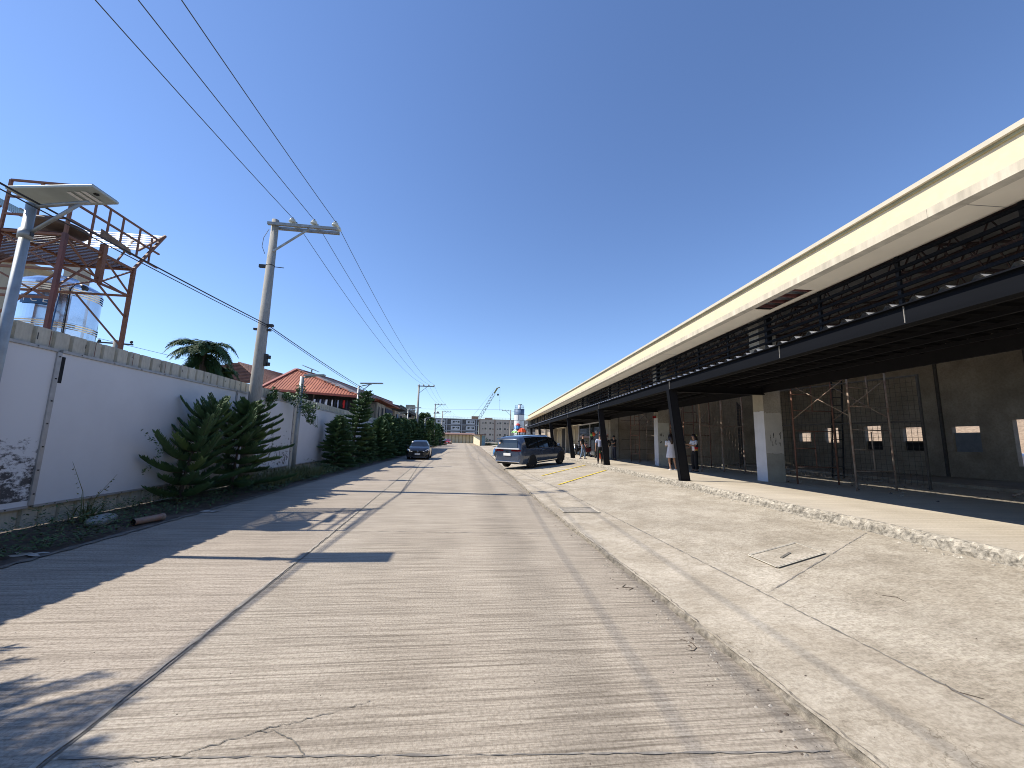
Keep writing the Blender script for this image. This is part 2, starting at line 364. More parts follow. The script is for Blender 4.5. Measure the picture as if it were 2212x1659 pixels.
def interp(tab, y):
    if y <= tab[0][0]: return tab[0][1]
    for (a, va), (b, vb) in zip(tab, tab[1:]):
        if y <= b:
            return lerp(va, vb, (y-a)/(b-a))
    return tab[-1][1]

# ------------------------------------------------------------------ the ground
def G(y): return 0. if y < 55 else .38*min(1, (y-55)/95)
def edgeL(y): return interp([(-12,-5.25),(8,-5.22),(20,-5.18),(60,-5.1),(100,-5.0),(200,-5.)], y)
def jointX(y): return interp([(-12,-1.9),(2.4,-1.93),(6.6,-2.06),(16,-2.46),(27,-2.9),(40,-2.75),(60,-2.3),(100,-1.2),(200,-1)], y)
def curbX(y): return interp([(-12,2.05),(4,2.12),(9.6,2.06),(18,2.25),(26,2.5),(41,2.95),(98,4.05),(200,4.6)], y)
def stripX(y): return max(interp([(-12,3.15),(17,3.12),(30,3.5),(60,4.0),(200,5)], y), curbX(y)+.5)
BD = Vector((.05766, .99834, 0)); BN = Vector((.99834, -.05766, 0)); BROT = -math.atan2(.05766, .99834)
def bw(lat, al, z=0): return Vector((BN.x*lat+BD.x*al, BN.y*lat+BD.y*al, z))
def platX(y): return 6.0/BN.x+y*BD.x/BD.y+0.0
PZ = .5
def apron_z(x, y):
    xs = stripX(y); xp = platX(y)
    if x <= xs: return .055+.06*max(0, (x-curbX(y))/(xs-curbX(y)))+G(y)
    return .115+.255*min(1, (x-xs)/(xp-xs))+G(y)
def sheet(name, xa, xb, zf, y0, y1, dy, nx, mat, kind='structure'):
    mb = MB(); ys = []; y = y0
    while y < y1-1e-6: ys.append(y); y += dy
    ys.append(y1); vs = []; fs = []
    for y in ys:
        for i in range(nx+1):
            x = lerp(xa(y), xb(y), i/nx); vs.append((x, y, zf(x, y)))
    for j in range(len(ys)-1):
        for i in range(nx): a = j*(nx+1)+i; fs.append((a, a+1, a+nx+2, a+nx+1))
    mb.raw(vs, fs, mat); o = mb.build(name); tag(o, kind=kind); return o
mb = MB(); mb.face([(-900,-300,-.08),(900,-300,-.08),(900,1500,-.08),(-900,1500,-.08)], ground_m); tag(mb.build("ground"), kind='structure')
sheet("left_lane", edgeL, jointX, lambda x, y: G(y), -12, 152, 2, 2, lane_m)
sheet("road", jointX, curbX, lambda x, y: G(y), -12, 152, 2, 3, road_m)
sheet("verge", lambda y: -7.6, edgeL, lambda x, y: -.01+.1*min(1, max(0, (-5.22-x)/1.3))+G(y), -12, 152, 1, 5, earth_m)
sheet("pavement_strip", curbX, stripX, apron_z, -12, 96, 1, 2, strip_m)
sheet("parking_apron", stripX, platX, apron_z, -12, 96, 1, 4, apron_m)
sheet("yard", lambda y: platX(max(y, 60))-1 if y < 60 else platX(60)-3, lambda y: 60, lambda x, y: .36+G(y), 59, 96, 6, 3, strip_m)
sheet("far_yard", lambda y: 5.2, lambda y: 80, lambda x, y: .30+G(y), 96.2, 200, 10, 3, ground_m)

def ribbon(name, pts, w, z, mat, seed=0, jit=.01, step=.08, parent=None, ragged=.5):
    """a thin irregular strip lying on the ground"""
    rnd = R(seed); P = []
    for (a, b) in zip(pts, pts[1:]):
        a = Vector((*a, 0)); b = Vector((*b, 0)); n = max(1, int((b-a).length/step))
        for i in range(n): P.append(a.lerp(b, i/n))
    P.append(Vector((*pts[-1], 0))); mb = MB(); L = []; Rr = []
    for i, p in enumerate(P):
        d = (P[min(i+1, len(P)-1)]-P[max(0, i-1)]).normalized(); nrm = Vector((-d.y, d.x, 0))
        c = p+nrm*rnd.uniform(-jit, jit); ww = w*(1-ragged+ragged*2*rnd.random())/2
        zz = z(c.x, c.y) if callable(z) else z
        L.append((c.x+nrm.x*ww, c.y+nrm.y*ww, zz)); Rr.append((c.x-nrm.x*ww, c.y-nrm.y*ww, zz))
    n = len(P); mb.raw(L+Rr, [(n+i, n+i+1, i+1, i) for i in range(n-1)], mat)
    return mb.build(name, parent=parent)
def along(fn, y0, y1, dy=1.): 
    out = []; y = y0
    while y < y1: out.append((fn(y), y)); y += dy
    out.append((fn(y1), y1)); return out
zr = lambda x, y: G(y)+.004
tag(ribbon("road_joint", along(jointX, -8, 90), .012, zr, crack_m, 3, .0025, .06, ragged=.6), kind='structure')
tag(ribbon("road_joint", [(x-.03, y) for x, y in along(jointX, -8, 90)], .028, lambda x, y: G(y)+.008, lip_m, 4, .004, .08, ragged=.6), kind='structure')
tag(ribbon("road_joint", [(jointX(y)+.55-.025*(y-12), y) for y in (12,15,18,22,27,33)], .03, zr, crack_m, 5, .01, .15), kind='structure')
for k, y in enumerate((2.43, 7.35, 11.9, 16.6, 21.3, 26, 31, 36, 42, 50)):
    tag(ribbon("road_joint", [(jointX(y)+.02, y), (curbX(y)-.1, y-.075*4)], .010, zr, joint_m, 20+k, .004, .05, ragged=.9), kind='structure')
for y in (9.2, 19., 29., 40.):
    tag(ribbon("road_joint", [(edgeL(y), y+.1), (jointX(y)-.1, y)], .014, zr, crack_m, 40+int(y), .004, .06), kind='structure')
CRK = [(-1.9,2.33),(-1.33,2.40),(-1.03,2.55),(-.76,2.63),(-.63,2.70),(-.5,2.74)]
tag(ribbon("road_crack", CRK, .005, zr, crack_m, 7, .012, .02, ragged=.8), kind='structure')
tag(ribbon("road_crack", [(-1.03,2.55),(-.88,2.50),(-.79,2.43),(-.73,2.33)], .006, zr, crack_m, 8, .012, .02, ragged=.8), kind='structure')
za = lambda x, y: apron_z(x, y)+.004
tag(ribbon("pavement_joint", along(stripX, -6, 60), .017, za, joint_m, 9, .007, .045, ragged=.98), kind='structure')
for y in (5.05, 13.2, 21.5):
    tag(ribbon("pavement_joint", [(stripX(y)+.05, y-1.1), (platX(y)-.2, y+.45)], .011, za, joint_m, 10+int(y), .006, .08, ragged=.9), kind='structure')
# tyre scrub marks at the van's turn-in
scrub = M("faint tyre mark", (.33, .29, .24), .9, .2, 8)
tag(ribbon("tyre_mark", [(1.75,60),(1.1,50),(.75,42),(.9,33),(1.6,26),(2.0,23)], .10, lambda x,y: G(y)+.005, scrub, 31, .01, .3, ragged=.3), kind='structure')
tag(ribbon("tyre_mark", [(2.35,52),(1.9,44),(1.95,36),(2.2,31)], .10, lambda x,y: G(y)+.005, scrub, 32, .01, .3, ragged=.3), kind='structure')
# manhole frames
def manhole2(pts, label, fill, seed):
    cx = sum(p[0] for p in pts)/4; cy = sum(p[1] for p in pts)/4; loc = Vector((cx, cy, apron_z(cx, cy)))
    t = thing("manhole_cover", label, "manhole cover", loc)
    mb = MB(); mb.face([(x, y, apron_z(x, y)+.011) for x, y in pts], fill); mb.build("cover", parent=t)
    for i in range(4):
        mb = MB(); a = Vector((*pts[i], 0)); b = Vector((*pts[(i+1) % 4], 0))
        a.z = apron_z(a.x, a.y)+.016; b.z = apron_z(b.x, b.y)+.016
        mb.bar(a, b, .030, .006, M('pale frame cement', (.66,.60,.48), .9, .2, 9)); mb.bar(a+Vector((0,0,.003)), b+Vector((0,0,.003)), .007, .004, joint_m); mb.build("frame_edge", parent=t)
manhole2([(1.97+.3,8.75),(3.0,8.5),(3.02,9.15),(2.3,9.3)], "flat concrete drain cover set in the pavement strip by the road edge", M("drain cover cement", (.36,.32,.26), .9, .2, 6, fine=.4), 1)
manhole2([(3.8,4.55),(4.74,4.85),(4.78,5.35),(3.82,5.05)], "square concrete inspection cover with a slot, sunk in the sunlit parking apron", apron_m, 2)
mb = MB(); mb.bar((4.1,4.83,apron_z(4.1,4.83)+.017), (4.36,4.98,apron_z(4.36,4.98)+.017), .03, .006, crack_m)
slot = mb.build("lifting_slot"); slot.parent = [o for o in bpy.data.objects if o.name.startswith("manhole_cover")][-1]
pl = slot.parent.location
for v in slot.data.vertices: v.co -= pl
# kerb face with chipped edge
mb = MB(); rnd = R(5); ys = [-12+i*.07 for i in range(int(72/.07))]; vs = []
for y in ys:
    j = rnd.uniform(-.012, .012)+.02*sin(y*3.1)*rnd.random(); x = curbX(y)
    vs += [(x-.022+j, y, -.01), (x-.012+j+rnd.uniform(-.010,.010), y, .026+rnd.uniform(-.014,.014)), (x+.006+j*1.2, y, .053+rnd.uniform(-.010,.005)), (x+.03+j, y, .0605)]
fs = [(i*4+k, (i+1)*4+k, (i+1)*4+k+1, i*4+k+1) for i in range(len(ys)-1) for k in range(3)]
fs = [tuple(reversed(q)) for q in fs]
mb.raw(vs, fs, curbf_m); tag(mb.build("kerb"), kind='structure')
sheet("far_kerb", lambda y: curbX(y)-.04, lambda y: curbX(y)+.01, lambda x, y: G(y)+(.0 if x < curbX(y)-.02 else .06), 60, 96, 3, 1, curbf_m)

# pebbles and grit by the kerb and along the broken edge
mb = MB(); rnd = R(11)
def pebble(x, y, z, s, mat):
    k = [(x+s*cos(a)*rnd.uniform(.7,1.2), y+s*sin(a)*rnd.uniform(.6,1.1), z) for a in (0,1.26,2.5,3.8,5)]
    k.append((x, y, z+s*rnd.uniform(.5,.9))); b = k
    mb.raw(b, [(i, (i+1) % 5, 5) for i in range(5)], mat)
for i in range(1500):
    y = 1.2+rnd.random()**1.7*30; d = abs(rnd.gauss(0, .16)); s = rnd.choice((.003,.004,.006,.008,.013)) * rnd.uniform(.7,1.3)
    pebble(curbX(y)-.06-d, y, 0, s, rnd.choice((rubble_m, lip_m, earth_m, lip_m)))
for i in range(500):
    pebble(rnd.uniform(-5, 2), 1.5+rnd.random()**1.5*14, 0, rnd.choice((.003,.004,.006)), rnd.choice((lip_m, earth_m)))
for i in range(500):
    y = rnd.uniform(2,20); x = rnd.uniform(curbX(y)+.1, platX(y)-.1); pebble(x, y, apron_z(x,y), rnd.choice((.004,.006,.009)), rnd.choice((lip_m, earth_m, rubble_m)))
tag(mb.build("gravel"), "loose grit and pebbles gathered along the kerb", "gravel", kind='stuff')
def twig(pts, label, r=.006):
    r *= .6
    mb = MB(); mb.tube([(x, y, apron_z(x, y)+r if x > curbX(y) else r) for x, y in pts], [r*.6]+[r]*(len(pts)-2)+[r*.4], 5, bark_m)
    return tag(mb.build("twig"), label, "twig", "dry twigs lying on the concrete")
twig([(4.12,3.62),(4.2,3.55),(4.17,3.44)], "small bent twig on the apron between the square cover and the photo's right edge")
twig([(3.15,2.42),(3.12,2.36),(3.2,2.26)], "thin curved twig on the pavement strip near the bottom right corner")
twig([(3.3,1.98),(3.36,1.9),(3.42,1.88)], "short dark twig closest to the bottom right corner on the pavement strip")
twig([(1.86,3.35),(1.93,3.28),(1.92,3.2),(1.87,3.16),(1.82,3.18)], "curled dry stem in the grit at the kerb", .005)
twig([(1.92,4.6),(1.85,4.52),(1.96,4.48),(1.88,4.42)], "tangled dark dead stem against the kerb face farther up the road", .007)
for (x, y, s, lb) in ((2.02,2.0,.022,"crumpled white scrap of paper at the foot of the kerb near the bottom edge"),(-5.45,6.0,.16,"torn pale sheet of paper on the shaded road edge"),(-5.12,9.1,.14,"flattened white plastic scrap beside the drain pipe's far end")):
    mb = MB(); rnd = R(int(s*1000)); n = 6; vs = []
    for j in range(n):
        for i in range(n): vs.append((x+(i/5-.5)*s*2*(1+.3*sin(j*2.)), y+(j/5-.5)*s*(1+.4*sin(i*1.7)), .006+rnd.random()*s*.16))
    mb.raw(vs, [(j*n+i, j*n+i+1, (j+1)*n+i+1, (j+1)*n+i) for j in range(n-1) for i in range(n-1)], paper_m)
    tag(mb.build("paper_scrap"), lb, "litter")

# yellow parking lines
for (a, b, lb) in (((3.35,13.7),(6.75,18.2),"nearest yellow painted parking line slanting across the apron"),((3.45,17.1),(6.95,22.0),"yellow painted parking line between the nearest line and the parked van")):
    mb = MB(); n = 30; A = Vector((*a,0)); B_ = Vector((*b,0)); d = (B_-A).normalized(); nm = Vector((-d.y, d.x, 0)); L=[]; Rr=[]; rnd=R(int(a[1]))
    for i in range(n+1):
        p = A.lerp(B_, i/n)
        for q, k in ((L, .045),(Rr, -.045)):
            c = p+nm*(k+rnd.uniform(-.006,.006)); q.append((c.x, c.y, apron_z(c.x, c.y)+.016))
    mb.raw(L+Rr, [(n+1+i, n+2+i, i+1, i) for i in range(n)], yellow_m)
    tag(mb.build("parking_line"), lb, "parking line", kind='structure')

# ================================================================== THE SHOP ROW (right)
mb = MB(); 
mb.raw([bw(6.02,-14,PZ), bw(20,-14,PZ), bw(20,84,PZ), bw(6.02,84,PZ)], [(0,1,2,3)], plat_m)
mb.raw([bw(6.02,-14,.2), bw(6.02,84,.2), bw(6.02,84,PZ), bw(6.02,-14,PZ)], [(0,3,2,1)], rubble_m)
tag(mb.build("walkway"), kind='structure')
# broken edge: hacked cement lumps along the lip
mb = MB(); rnd = R(77); n = int(62/.05); rows = []
for i in range(n):
    a = -4+i*.05+rnd.uniform(-.012,.012); row = []
    amp = .5+.5*sin(a*1.7)*sin(a*.6+1)
    prof = [(5.86,.30),(5.89,.36),(5.92,.395),(5.955,.45),(6.0,.485),(6.06,.506),(6.12,.5045)]
    for k, (la, z) in enumerate(prof):
        j = rnd.uniform(-1,1)*(.024 if 0 < k < 5 else .010); jz = rnd.uniform(-1,1)*(.026 if 1 < k < 5 else .004)
        row.append(bw(la+.03*sin(a*2.3)+j-(.05*amp if k < 4 else 0), a, max(z+jz, .30 if k == 0 else .33)))
    rows.append(row)
vs = [p for r_ in rows for p in r_]; fs = [(i*7+k, i*7+k+1, (i+1)*7+k+1, (i+1)*7+k) for i in range(n-1) for k in range(6)]
rub2 = M("cracked cement face", (.46, .415, .335), .95, .3, 16, bump=1., fine=.9, col2=(.11, .10, .08))
for q_, fc in enumerate(fs): mb.raw([vs[j] for j in fc], [(0,1,2,3)], rub2 if (q_ % 6 < 3 or rnd.random() < .22) else rubble_m)
for i in range(420):
    a = rnd.uniform(1, 40)**1; p = bw(5.8-abs(rnd.gauss(0,.1)), a, 0); pebble(p.x, p.y, apron_z(p.x, p.y), rnd.uniform(.008,.035), rubble_m)
tag(mb.build("broken_kerb"), "hacked crumbling cement edge of the raised walkway", "kerb", kind='structure')
bd = thing("shop_building", "long single-storey shop row with cream parapet, black steel canopy and bare unfinished units", "building", (0,0,0), BROT, world=False)
Y0, Y1 = -12, 74.
b = MB(); b.box(7.80,8.05,Y0,Y1,5.87,6.38, wallpaint); b.build("parapet", parent=bd)
b = MB(); b.box(7.76,8.09,Y0,Y1+.04,6.335,6.385, olive_m); b.build("drip_edge", parent=bd)
b = MB(); b.box(7.70,8.14,Y0,Y1+.08,6.388,6.475, capw_m); b.build("parapet_cap", parent=bd)
b = MB(); yy = Y0
while yy < 77.9:
    y2 = min(yy+3.6, 78); b.box(7.68+.004*(int(yy) % 2), 7.90, yy+.002, y2-.002, 5.70, 5.8696, ledge_m); yy = y2
b.build("ledge", parent=bd)
b = MB()
for (ya, yb) in ((Y0, 9.35), (10.95, 78)):
    b.box(7.74,8.66,ya,yb,5.72,5.735, soffit_m)
b.box(7.74,7.86,9.35,10.95,5.72,5.735, soffit_m); b.box(8.46,8.66,9.35,10.95,5.72,5.735, soffit_m)
b.build("soffit", parent=bd)
for yy in (5.6, 17.2, 27.9, 36., 44.): b = MB(); b.box(7.9,8.66,yy,yy+.012,5.716,5.7195, joint_m); b.build("soffit_seam", parent=bd)
b = MB()
for yy in (9.5, 9.95, 10.4, 10.8): b.box(7.8,8.7,yy,yy+.07,5.76,5.84, redox)
b.build("roof_purlin", parent=bd)
b = MB(); b.box(8.06,8.75,9.1,11.3,5.9,5.92, galv); b.build("eave_sheet", parent=bd)
for i in range(9):
    z = 5.61-.20*i; b = MB(); b.box(8.585,8.635,Y0,77.5,z-.034,z+.034, steel_c); b.build("louvre_rail", parent=bd)
k = 0; yy = -10.6
while yy < 77:
    thick = (k % 4 == 3); b = MB(); ww = .11 if thick else .07
    b.box(8.64,8.64+(.16 if thick else .06),yy,yy+ww,3.7,5.715, steel_b); b.build("louvre_post", parent=bd); yy += 2.; k += 1
# concrete columns
for i in range(9):
    y = 12.35+8.05*(i-2)
    if y > 73: break
    b = MB(); b.box(9.06,9.66,y,y+.5,PZ,6.2, conc_raw); c = b.build("column", parent=bd, bevel=.008)
    if i == 2:
        def patch(name, pts, mat, face):
            q = MB(); 
            if face == 'x': lo = [(9.056,a,z) for a,z in pts]; hi = [(9.0565+.003,a,z) for a,z in pts]
            else: lo = [(x,y-.004,z) for x,z in pts]; hi = [(x,y-.0005,z) for x,z in pts]
            nn = len(pts)
            q.raw(lo+hi, [tuple(range(nn))]+[(k_,(k_+1)%nn,nn+(k_+1)%nn,nn+k_) for k_ in range(nn)], mat)
            q.build(name, parent=c)
        rj = R(8)
        def rag(z, x0, x1, n=12, s=.03): return [(lerp(x0,x1,t/n), z+rj.uniform(-s,s)) for t in range(n+1)]
        patch("plaster_patch", [(y+.003,PZ+.01),(y+.497,PZ+.01)]+rag(2.78,y+.497,y+.003,8,.012), plaster_w, 'x')
        patch("plaster_patch", [(y+.003,2.80),(y+.497,2.80),(y+.497,3.6),(y+.003,3.6)], plaster_b, 'x')
        patch("plaster_patch", rag(1.42,9.063,9.657,12,.02)+list(reversed(rag(2.72,9.063,9.657,12,.03))), M("light plaster patch", (.54,.50,.44), .85, .08, 3), 'y')
        patch("plaster_patch", [(9.063,PZ+.01),(9.657,PZ+.01)]+list(reversed(rag(1.40,9.063,9.657,12,.015))), M("darker plaster patch", (.36,.34,.29), .9, .12, 3), 'y')
        q = MB(); rj = R(4)
        for t in range(16):
            q = MB(); xx = rj.uniform(9.2,9.6); zz = rj.uniform(1.6,2.1); q.box(xx,xx+rj.uniform(.008,.02),y-.0065,y-.0045,zz,zz+rj.uniform(.04,.16), graf_m); q.build("charcoal_smear", parent=c)
    elif i == 3:
        q = MB(); q.box(9.052,9.0565,y+.003,y+.497,PZ+.01,3.0, plaster_w); q.build("plaster_patch", parent=c)
        q = MB(); q.box(9.063,9.657,y-.004,y-.0005,PZ+.01,2.75, M("grey plaster patch", (.56,.54,.47), .9, .12, 3)); q.build("plaster_patch", parent=c)
        q = MB(); q.box(8.93,9.05,y+.2,y+.32,3.0,3.12, tail_m); q.build("alarm_bell", parent=c)
        q = MB(); rj = R(14)
        for t in range(8):
            q = MB(); xx = rj.uniform(9.1,9.5); zz = rj.uniform(1.5,2.3); q.box(xx,xx+rj.uniform(.02,.05),y-.0065,y-.0045,zz,zz+rj.uniform(.03,.12), graf_m); q.build("charcoal_smear", parent=c)
    else:
        q = MB(); q.box(9.052,9.0565,y+.003,y+.497,PZ+.01,3.2, plaster_b); q.build("plaster_patch", parent=c)
# canopy
CY1 = 57.
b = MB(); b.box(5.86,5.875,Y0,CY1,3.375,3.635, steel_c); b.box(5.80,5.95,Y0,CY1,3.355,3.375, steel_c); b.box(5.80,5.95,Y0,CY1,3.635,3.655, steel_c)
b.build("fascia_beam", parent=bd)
b = MB()
for i in range(9):
    y = 12.26+8.03*(i-2)
    if 10 < y < CY1: b = MB(); b.box(5.835,5.859,y-.05,y-.03,3.376,3.634, joint_m); b.build("splice_plate", parent=bd)
for y in (7.4, 5.0): b = MB(); b.box(5.845,5.859,y,y+.012,3.376,3.634, joint_m); b.build("splice_plate", parent=bd)
for i in range(9):
    y = 12.28+8.03*(i-2)
    if not 10 < y < CY1: continue
    b = MB(); F_ = Vector((6.26,y,PZ)); T_ = Vector((5.93,y,3.355)); 
    for (o_, w_) in ((-.14,.02),(.14,.02)):
        b.hexa([F_+Vector((o_-w_/2,-.09,0)),F_+Vector((o_+w_/2,-.09,0)),F_+Vector((o_+w_/2,.09,0)),F_+Vector((o_-w_/2,.09,0))],
               [T_+Vector((o_*.85-w_/2,-.09,0)),T_+Vector((o_*.85+w_/2,-.09,0)),T_+Vector((o_*.85+w_/2,.09,0)),T_+Vector((o_*.85-w_/2,.09,0))], steel_c if o_ < 0 else steel_b)
    for yo in (-.075, .065):
        b.hexa([F_+Vector((-.13,yo,0)),F_+Vector((.13,yo,0)),F_+Vector((.13,yo+.01,0)),F_+Vector((-.13,yo+.01,0))],
           [T_+Vector((-.108,yo,0)),T_+Vector((.108,yo,0)),T_+Vector((.108,yo+.01,0)),T_+Vector((-.108,yo+.01,0))], steel_b)
    b.box(6.06,6.46,y-.14,y+.14,PZ+.001,PZ+.016, steel_b)
    b.build("slanted_column", parent=bd)
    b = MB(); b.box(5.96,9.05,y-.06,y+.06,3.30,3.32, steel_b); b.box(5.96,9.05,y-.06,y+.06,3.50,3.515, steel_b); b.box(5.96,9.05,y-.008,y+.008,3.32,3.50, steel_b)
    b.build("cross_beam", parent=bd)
for x in (6.55, 7.2, 7.85, 8.5):
    b = MB(); b.box(x-.03,x+.03,Y0,CY1,3.52,3.59, steel_b); b.build("purlin", parent=bd)
b = MB(); yy = Y0+.4
while yy < CY1: b.box(5.96,9.0,yy,yy+.02,3.595,3.61, steel_c); yy += 1.0
b.build("sag_rod", parent=bd)
b = MB(); b.box(8.97,9.05,Y0,CY1,3.36,3.62, steel_b); b.build("inner_beam", parent=bd)
def corr(x0, x1, y0, y1, per, h, zf, mat, flip=False):
    q = MB(); vs = []; y = y0; n = 0
    while y < y1:
        for dy, dz in ((0,0),(per*.62,0),(per*.74,h),(per*.88,h)):
            vs += [(x0, y+dy, zf(x0)+dz), (x1, y+dy, zf(x1)+dz)]; n += 1
        y += per
    q.raw(vs, [(2*i,2*i+1,2*i+3,2*i+2) for i in range(n-1)], mat); return q
corr(5.84,9.04,Y0,CY1,.36,.055,lambda x: 3.668+(x-5.85)*.012, galv).build("canopy_sheet", parent=bd)
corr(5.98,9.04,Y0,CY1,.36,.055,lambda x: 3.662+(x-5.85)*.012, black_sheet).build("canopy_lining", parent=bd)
# roof over the units + trusses
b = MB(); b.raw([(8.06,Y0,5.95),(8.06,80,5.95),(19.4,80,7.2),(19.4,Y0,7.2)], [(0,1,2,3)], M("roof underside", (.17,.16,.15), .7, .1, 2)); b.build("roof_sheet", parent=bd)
b = MB(); b.raw([(8.05,Y0,5.99),(8.05,80,5.99),(19.4,80,7.24),(19.4,Y0,7.24)], [(3,2,1,0)], galv); b.build("roof_sheet", parent=bd)
for i in range(16):
    y = -9+4.02*i+.3; b = MB()
    zt = lambda x: 5.85+(x-8.06)*.11
    b.bar((8.7,y,5.35),(19,y,6.1), .05,.05, truss_m); b.bar((8.7,y,zt(8.7)),(19,y,zt(19)), .05,.05, truss_m)
    nseg = 16
    for k in range(nseg):
        xa = lerp(8.7,19,k/nseg); xb = lerp(8.7,19,(k+1)/nseg); lo = lambda x: 5.35+(x-8.7)*.073
        b.bar((xa,y,lo(xa)),((xa+xb)/2,y,zt((xa+xb)/2)), .025,.025, truss_m); b.bar(((xa+xb)/2,y,zt((xa+xb)/2)),(xb,y,lo(xb)), .025,.025, truss_m)
    b.build("roof_truss", parent=bd)
for x in (9.3, 10.8, 12.6, 14.6, 17.):
    b = MB(); b.box(x,x+.06,Y0,78,5.83+(x-8.06)*.11,5.93+(x-8.06)*.11, truss_m); 
    # light lattice girder running along the row
    yy = Y0; lo = 5.25+(x-8.06)*.07
    if x in (9.3, 12.6):
        b.box(x,x+.04,Y0,60,lo,lo+.04, truss_m)
        while yy < 60: b.bar((x+.02,yy,lo),(x+.02,yy+.3,5.83+(x-8.06)*.11), .02,.02, truss_m); b.bar((x+.02,yy+.3,5.83+(x-8.06)*.11),(x+.02,yy+.6,lo), .02,.02, truss_m); yy += .6
    b.build("purlin", parent=bd)
# back wall with window openings
def wall_with_holes(x0, x1, ya, yb, za_, zb_, holes, mat):
    q = MB(); ys = sorted({ya, yb, *[h[0] for h in holes], *[h[1] for h in holes]}); zs = sorted({za_, zb_, *[h[2] for h in holes], *[h[3] for h in holes]})
    for i in range(len(ys)-1):
        for j in range(len(zs)-1):
            cy = (ys[i]+ys[i+1])/2; cz = (zs[j]+zs[j+1])/2
            if any(h[0] < cy < h[1] and h[2] < cz < h[3] for h in holes): continue
            A, Bq, C_, D = (ys[i],zs[j]),(ys[i+1],zs[j]),(ys[i+1],zs[j+1]),(ys[i],zs[j+1])
            q.raw([(x0,*p) for p in (A,Bq,C_,D)], [(0,3,2,1)], mat); q.raw([(x1,*p) for p in (A,Bq,C_,D)], [(0,1,2,3)], mat)
    for h in holes:
        a, c, lo, hi = h
        q.raw([(x0,a,lo),(x1,a,lo),(x1,a,hi),(x0,a,hi)], [(3,2,1,0)], mat); q.raw([(x0,c,lo),(x1,c,lo),(x1,c,hi),(x0,c,hi)], [(0,1,2,3)], mat)
        q.raw([(x0,a,lo),(x1,a,lo),(x1,c,lo),(x0,c,lo)], [(0,1,2,3)], mat); q.raw([(x0,a,hi),(x1,a,hi),(x1,c,hi),(x0,c,hi)], [(3,2,1,0)], mat)
    return q
holes = [(11.75,13.1,1.15,2.82),(14.08,15.0,1.62,2.63),(16.08,16.93,1.62,2.65),(17.92,18.75,1.62,2.78),(20.25,21.1,1.96,2.75),(22.1,22.95,2.0,2.52),(8.2,9.1,1.62,2.63)]
wall_with_holes(19.0,19.18,Y0,23.6,PZ,6.4,holes,brownwall).build("back_wall", parent=bd)
for (a, c, lo, hi) in holes[1:4]:
    b = MB()
    top = hi-.28
    if a < 15.5: b.box(19.10,19.115,a,c,lo,hi-.25, tarp_m)
    else: b.box(19.10,19.115,a,c,lo,lo+.42, darkin)
    b.build("window_board", parent=bd)
b = MB()
for y_ in (3.5,8.,12.4,15.25,20.4):
    b = MB(); b.box(18.93,19.0,y_,y_+.1,PZ,6.3, graf_m); b.build("wall_stiffener", parent=bd)
b = MB(); b.box(10.7,19,23.6,23.75,PZ,6.2, partwall); b.build("partition_wall", parent=bd)
b = MB(); b.box(9.7,19,28.5,28.65,PZ,6.0, partwall); b.build("partition_wall", parent=bd)
b = MB(); b.box(18.9,19.1,23.75,79,PZ,6.2, brownwall); b.build("back_wall", parent=bd)
b = MB(); b.box(15,19,Y0,23.6,PZ+.002,PZ+.10, brownwall); b.build("floor_plinth", parent=bd)
# storefront unit and closed far units
b = MB()
b.box(8.97,9.09,30.0,38.2,3.22,3.32, plaster_w); b.box(8.97,9.09,30.0,30.12,PZ,3.22, plaster_w); b.box(8.97,9.09,38.08,38.2,PZ,3.22, plaster_w); b.box(8.97,9.09,34.,34.06,PZ,3.22, plaster_w)
b.build("window_frame", parent=bd)
b = MB(); b.box(9.02,9.035,30.12,38.08,PZ+.05,3.22, glass_s); b.build("shop_window", parent=bd)
b = MB(); b.box(9.02,9.3,28.9,30.,PZ,3.6, plaster_b); b.build("infill_wall", parent=bd)
b = MB(); b.box(9.4,9.55,38.2,55,PZ,6., housebei); b.build("infill_wall", parent=bd)
b = MB()
for yy in (39.2,41.4,43.3,49.5,51.6): b.box(9.33,9.395,yy,yy+.45,PZ,3.0, boothm)
b.build("cream_board", parent=bd)
b = MB(); b.box(9.36,9.395,45.2,48.6,PZ,3.2, darkin); b.build("doorway", parent=bd)
b = MB(); b.box(9.4,9.55,56,76,PZ,6., brownwall); b.build("infill_wall", parent=bd)
b = MB(); b.box(8.1,19,77.8,78,3.5,6.2, M("gable lattice grey", (.25,.26,.27), .7, .3, 3)); b.build("gable_end", parent=bd)
# red-brown wood panel lines on the unit-two partition
b = MB()
for z in (1.2,1.9,2.6,3.3,4.0): b.box(9.9,18.9,28.485,28.497,z,z+.02, darkin)
b.build("panel_seam", parent=bd)
# mesh screen frames
def mesh_screen(label, x0, x1, y, z1, posts, y2=None, tube_g=tube_g):
    y2 = y if y2 is None else y2
    p0 = bw(x0, y, PZ); t = thing("mesh_screen", label, "mesh screen", p0)
    P_ = lambda s, z: bw(lerp(x0,x1,s), lerp(y,y2,s), z)
    for s in posts:
        q = MB(); a = P_(s, PZ); c = P_(s, z1); q.bar(a, c, .055, .055, tube_g); q.build("post", parent=t)
    for z in (z1-.03, 2.48):
        q = MB(); q.bar(P_(0,z), P_(1,z), .05,.05, tube_g); q.build("rail", parent=t)
    q = MB(); n = int(abs((P_(1,0)-P_(0,0)).length)/.14)
    for i in range(1, n): q.bar(P_(i/n,PZ+.1), P_(i/n,z1-.05), .007,.007, tube_g)
    zz = PZ+.1
    while zz < z1: q.bar(P_(0,zz), P_(1,zz), .007,.007, tube_g); zz += .14
    q.build("wire_mesh", parent=t)
mesh_screen("wire mesh screen on the walkway between the woman with a phone and the patched column", 9.25, 11.45, 16.6, 3.95, (0,.5,1), 17.0)
